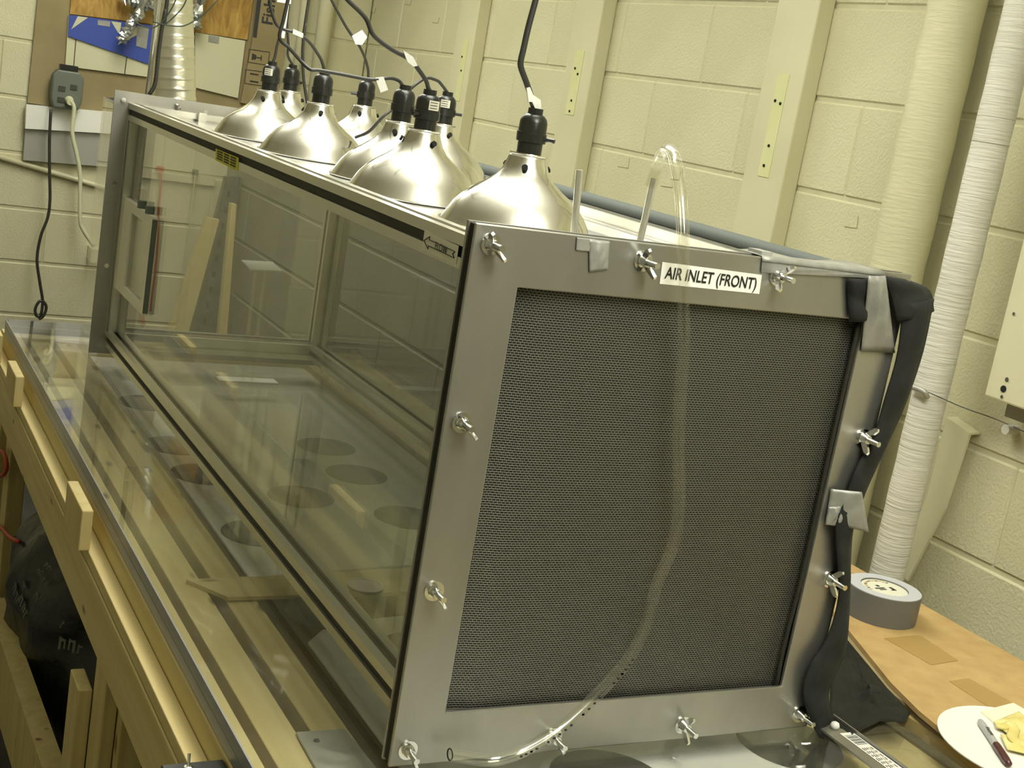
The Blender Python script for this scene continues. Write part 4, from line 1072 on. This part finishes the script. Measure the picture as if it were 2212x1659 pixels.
# ------------------------------------------------------------------ right wall fittings
wp = at(2171, 0, X, 1.24); wq = at(1920, 1225, X, 1.24)
yp1 = 0.5*(at(1882, 1220, X, 1.24).y+at(1960, 1230, X, 1.24).y)+0.006
wpipe = empty('insulated_pipe', (1.245, yp1, 0.0), 'white wrapped pipe standing against the block wall behind the tape roll', 'pipe')
pts = [(1.245, yp1, 0.80), (1.245, yp1, 0.86)]+[(1.245, yp1, 0.9+0.05*i) for i in range(34)]+[(1.245, yp1, ZC-0.001)]
rads = [0.031, 0.032]+[0.0325+0.0006*math.sin(i*2.7) for i in range(34)]+[0.0325]
obj('wrap', tube(bmesh.new(), pts, rads, 32), M_WRAP, wpipe, smooth=True)
obj('bare_pipe', tube(bmesh.new(), [(1.245, yp1, 0.0), (1.245, yp1, 0.80)], 0.022, 16), M_STEELD, wpipe, smooth=True)
for z in (1.02, 0.93, 1.745, 1.70):
    obj('wrap_seam', lathe(bmesh.new(), [(0.0329, -0.0006), (0.0334, 0), (0.0329, 0.0006)], (1.245, yp1, z), 32), M_SILL, wpipe)
yc0 = at(2048, 0, X, 1.29).y
ycp = at(1965, 400, X, 1.27).y
cpipe = obj('painted_pipe', tube(bmesh.new(), [(1.285, ycp, 0.0+0.05*i) for i in range(53)], [0.054+0.0010*math.sin(i*2.1) for i in range(53)], 36), M_WRAPC, None, smooth=True,
            label='thick cream painted pipe beside the white wrapped pipe', cat='pipe')
# cream box high on the right
bx = XW-0.10
e0, e1 = at(2125, 855, X, bx), at(2205, 893, X, bx)
wbx = empty('wall_box', (XW-0.05, (e0.y+e1.y)/2, e0.z), 'cream painted steel box on the block wall above the angle guard', 'wall box')
obj('cover', B(bx, XW-0.0005, e1.y-0.22, e0.y, e0.z, 2.15), M_WALLP, wbx, bevel=0.004)
obj('back_bracket', B(XW-0.06, XW-0.0005, e1.y-0.2, e0.y-0.02, e0.z-0.03, e0.z-0.0005), M_SILL, wbx)
for (px, py, r_h, m) in ((2176, 820, 0.004, M_CHROME), (2168, 840, 0.006, M_HOLE), (2165, 857, 0.003, M_CHROME), (2191, 678, 0.003, M_CHROME)):
    p = at(px, py, X, bx); obj('screw', tube(bmesh.new(), [(bx-0.0015, p.y, p.z), (bx+0.001, p.y, p.z)], r_h, 12), m, wbx)
p = at(2178, 928, X, XW-0.02)
obj('wall_bolt', tube(bmesh.new(), [(XW-0.028, p.y, p.z), (XW+0.0, p.y, p.z)], 0.009, 16), M_WHITE, None, smooth=2, label='round white bolt head on the wall under the cream box', cat='bolt')
# angle guard
gq = [at(*q, X, XW-0.03) for q in ((2043, 905), (2093, 940), (2040, 1100), (1960, 1255), (1930, 1220), (2000, 1080))]
gd = obj('angle_guard', prism(bmesh.new(), gq, (0.006, 0, 0)), M_WALLP, None, label='cream sheet metal angle leaning beside the white pipe', cat='guard')
obj('folded_lip', prism(bmesh.new(), [gq[0], gq[1], gq[1]+Vector((0.028, 0, 0.002)), gq[0]+Vector((0.028, 0, 0.002))], (0, 0, 0.004)), M_WALLP, gd)
# bracket and wire across the pipe
wr_ = [at(1962, 832, X, 1.20), at(1995, 845, X, 1.20), at(2002, 858, X, 1.21)]
obj('pipe_bracket', tube(bmesh.new(), smooth_path(wr_, 4), 0.0055, 8), M_SILL, None, smooth=True, label='bent grey hook pressed into the white pipe wrap', cat='hook')
wr_ = [at(2000, 845, X, 1.20), at(2080, 880, X, 1.28), at(2150, 905, X, 1.33), at(2230, 940, X, 1.335)]
obj('thin_wire', tube(bmesh.new(), smooth_path(wr_, 5), 0.0011, 6), M_STEELD, None, smooth=True, label='fine wire stretched from the white pipe to the wall', cat='wire')

# ------------------------------------------------------------------ near edge of the bench
s0, s1 = at(350, 1655, Z, 0.862), at(438, 1641, Z, 0.862)
sb = empty('switch_box', ((s0.x+s1.x)/2, s0.y-0.04, 0.8295), 'small black project box with a toggle switch on the bench ledge', 'switch box')
obj('case', B(-0.222, -0.1515, s0.y-0.085, s0.y+0.004, 0.8297, 0.862), M_BLACK, sb, bevel=0.002)
tg = at(404, 1655, Z, 0.862)
obj('switch_nut', lathe(bmesh.new(), [(0.0055, 0), (0.0055, 0.003), (0.003, 0.0035)], (tg.x, tg.y-0.006, 0.862), 6, True), M_CHROME, sb)
obj('toggle', tube(bmesh.new(), [(tg.x, tg.y-0.006, 0.864), (tg.x+0.001, tg.y+0.001, 0.877)], [0.0014, 0.0019], 10), M_CHROME, sb, smooth=2)

# black bag under the bench
bgc = Vector((0.02, 1.55, 0.36))
bg = empty('trash_bag', (bgc.x, bgc.y, 0.0), 'bulging black plastic bag with grey print under the bench', 'bag')
bm = bmesh.new(); bmesh.ops.create_icosphere(bm, subdivisions=4, radius=1.0)
for v in bm.verts:
    p = v.co.copy(); n_ = 1+0.05*math.sin(7*p.x+3*p.z)+0.04*math.sin(11*p.y+5*p.z)+0.03*math.sin(17*p.x*p.z)
    v.co = Vector((bgc.x+p.x*0.20*n_, bgc.y+p.y*0.34*n_, max(0.001, bgc.z+p.z*0.36*n_)))
obj('bag_body', bm, M_BAG, bg, smooth=True)
print_ = [((35, 1282), 0.028), ((50, 1310), 0.030), ((62, 1340), 0.030), ((80, 1368), 0.026), ((90, 1240), 0.022), ((105, 1225), 0.018), ((85, 1295), 0.024), ((118, 1340), 0.030), ((150, 1395), 0.032), ((52, 1262), 0.012), ((68, 1355), 0.014)]
for (q, s_) in print_:
    v = R2*((q[0]-1106)/FPX) - U2*((q[1]-829.5)/FPX) + d_
    # nearest point of the bag on this line of sight
    best = None
    for i in range(300):
        t_ = 1.2+i*0.01; p = CAM+v*t_
        e = ((p.x-bgc.x)/0.212)**2+((p.y-bgc.y)/0.36)**2+((p.z-bgc.z)/0.382)**2
        if e < 1.0: best = p; break
    if best:
        nrm = Vector(((best.x-bgc.x)/0.045, (best.y-bgc.y)/0.13, (best.z-bgc.z)/0.146)).normalized()
        a_ = nrm.cross(Vector((0.5, 0.3, -0.8))).normalized(); b_ = nrm.cross(a_)
        bm = bmesh.new()
        for k_ in range(5):
            c_ = best+a_*(k_-2)*s_*0.36+b_*s_*random.uniform(-0.12, 0.12)
            w_, h_ = s_*random.uniform(0.05, 0.10), s_*random.uniform(0.22, 0.42)
            prism(bm, [c_-a_*w_-b_*h_, c_+a_*w_-b_*h_, c_+a_*w_+b_*h_, c_-a_*w_+b_*h_], nrm*0.0012)
            if k_ % 2 == 0: prism(bm, [c_-b_*w_+b_*h_*0.6, c_+a_*s_*0.28-b_*w_+b_*h_*0.6, c_+a_*s_*0.28+b_*w_+b_*h_*0.6, c_+b_*w_+b_*h_*0.6], nrm*0.0012)
        obj('print_patch', bm, M_BAGINK, bg)
# red cords under the bench
for k, (q, dep) in enumerate(((((-20, 985), (4, 975), (14, 1000), (8, 1025), (-20, 1030)), 2.3), (((-20, 1140), (0, 1138), (20, 1160), (40, 1170)), 2.35))):
    pts = [at(p[0], p[1], X, -0.163) for p in q]
    obj('extension_cord', tube(bmesh.new(), smooth_path(pts, 5), 0.005, 8), M_RED, None, smooth=True, label=('loop of red cord hanging past the far bench leg', 'red cord end dangling above the black bag')[k], cat='cord', group='red cords under the bench')
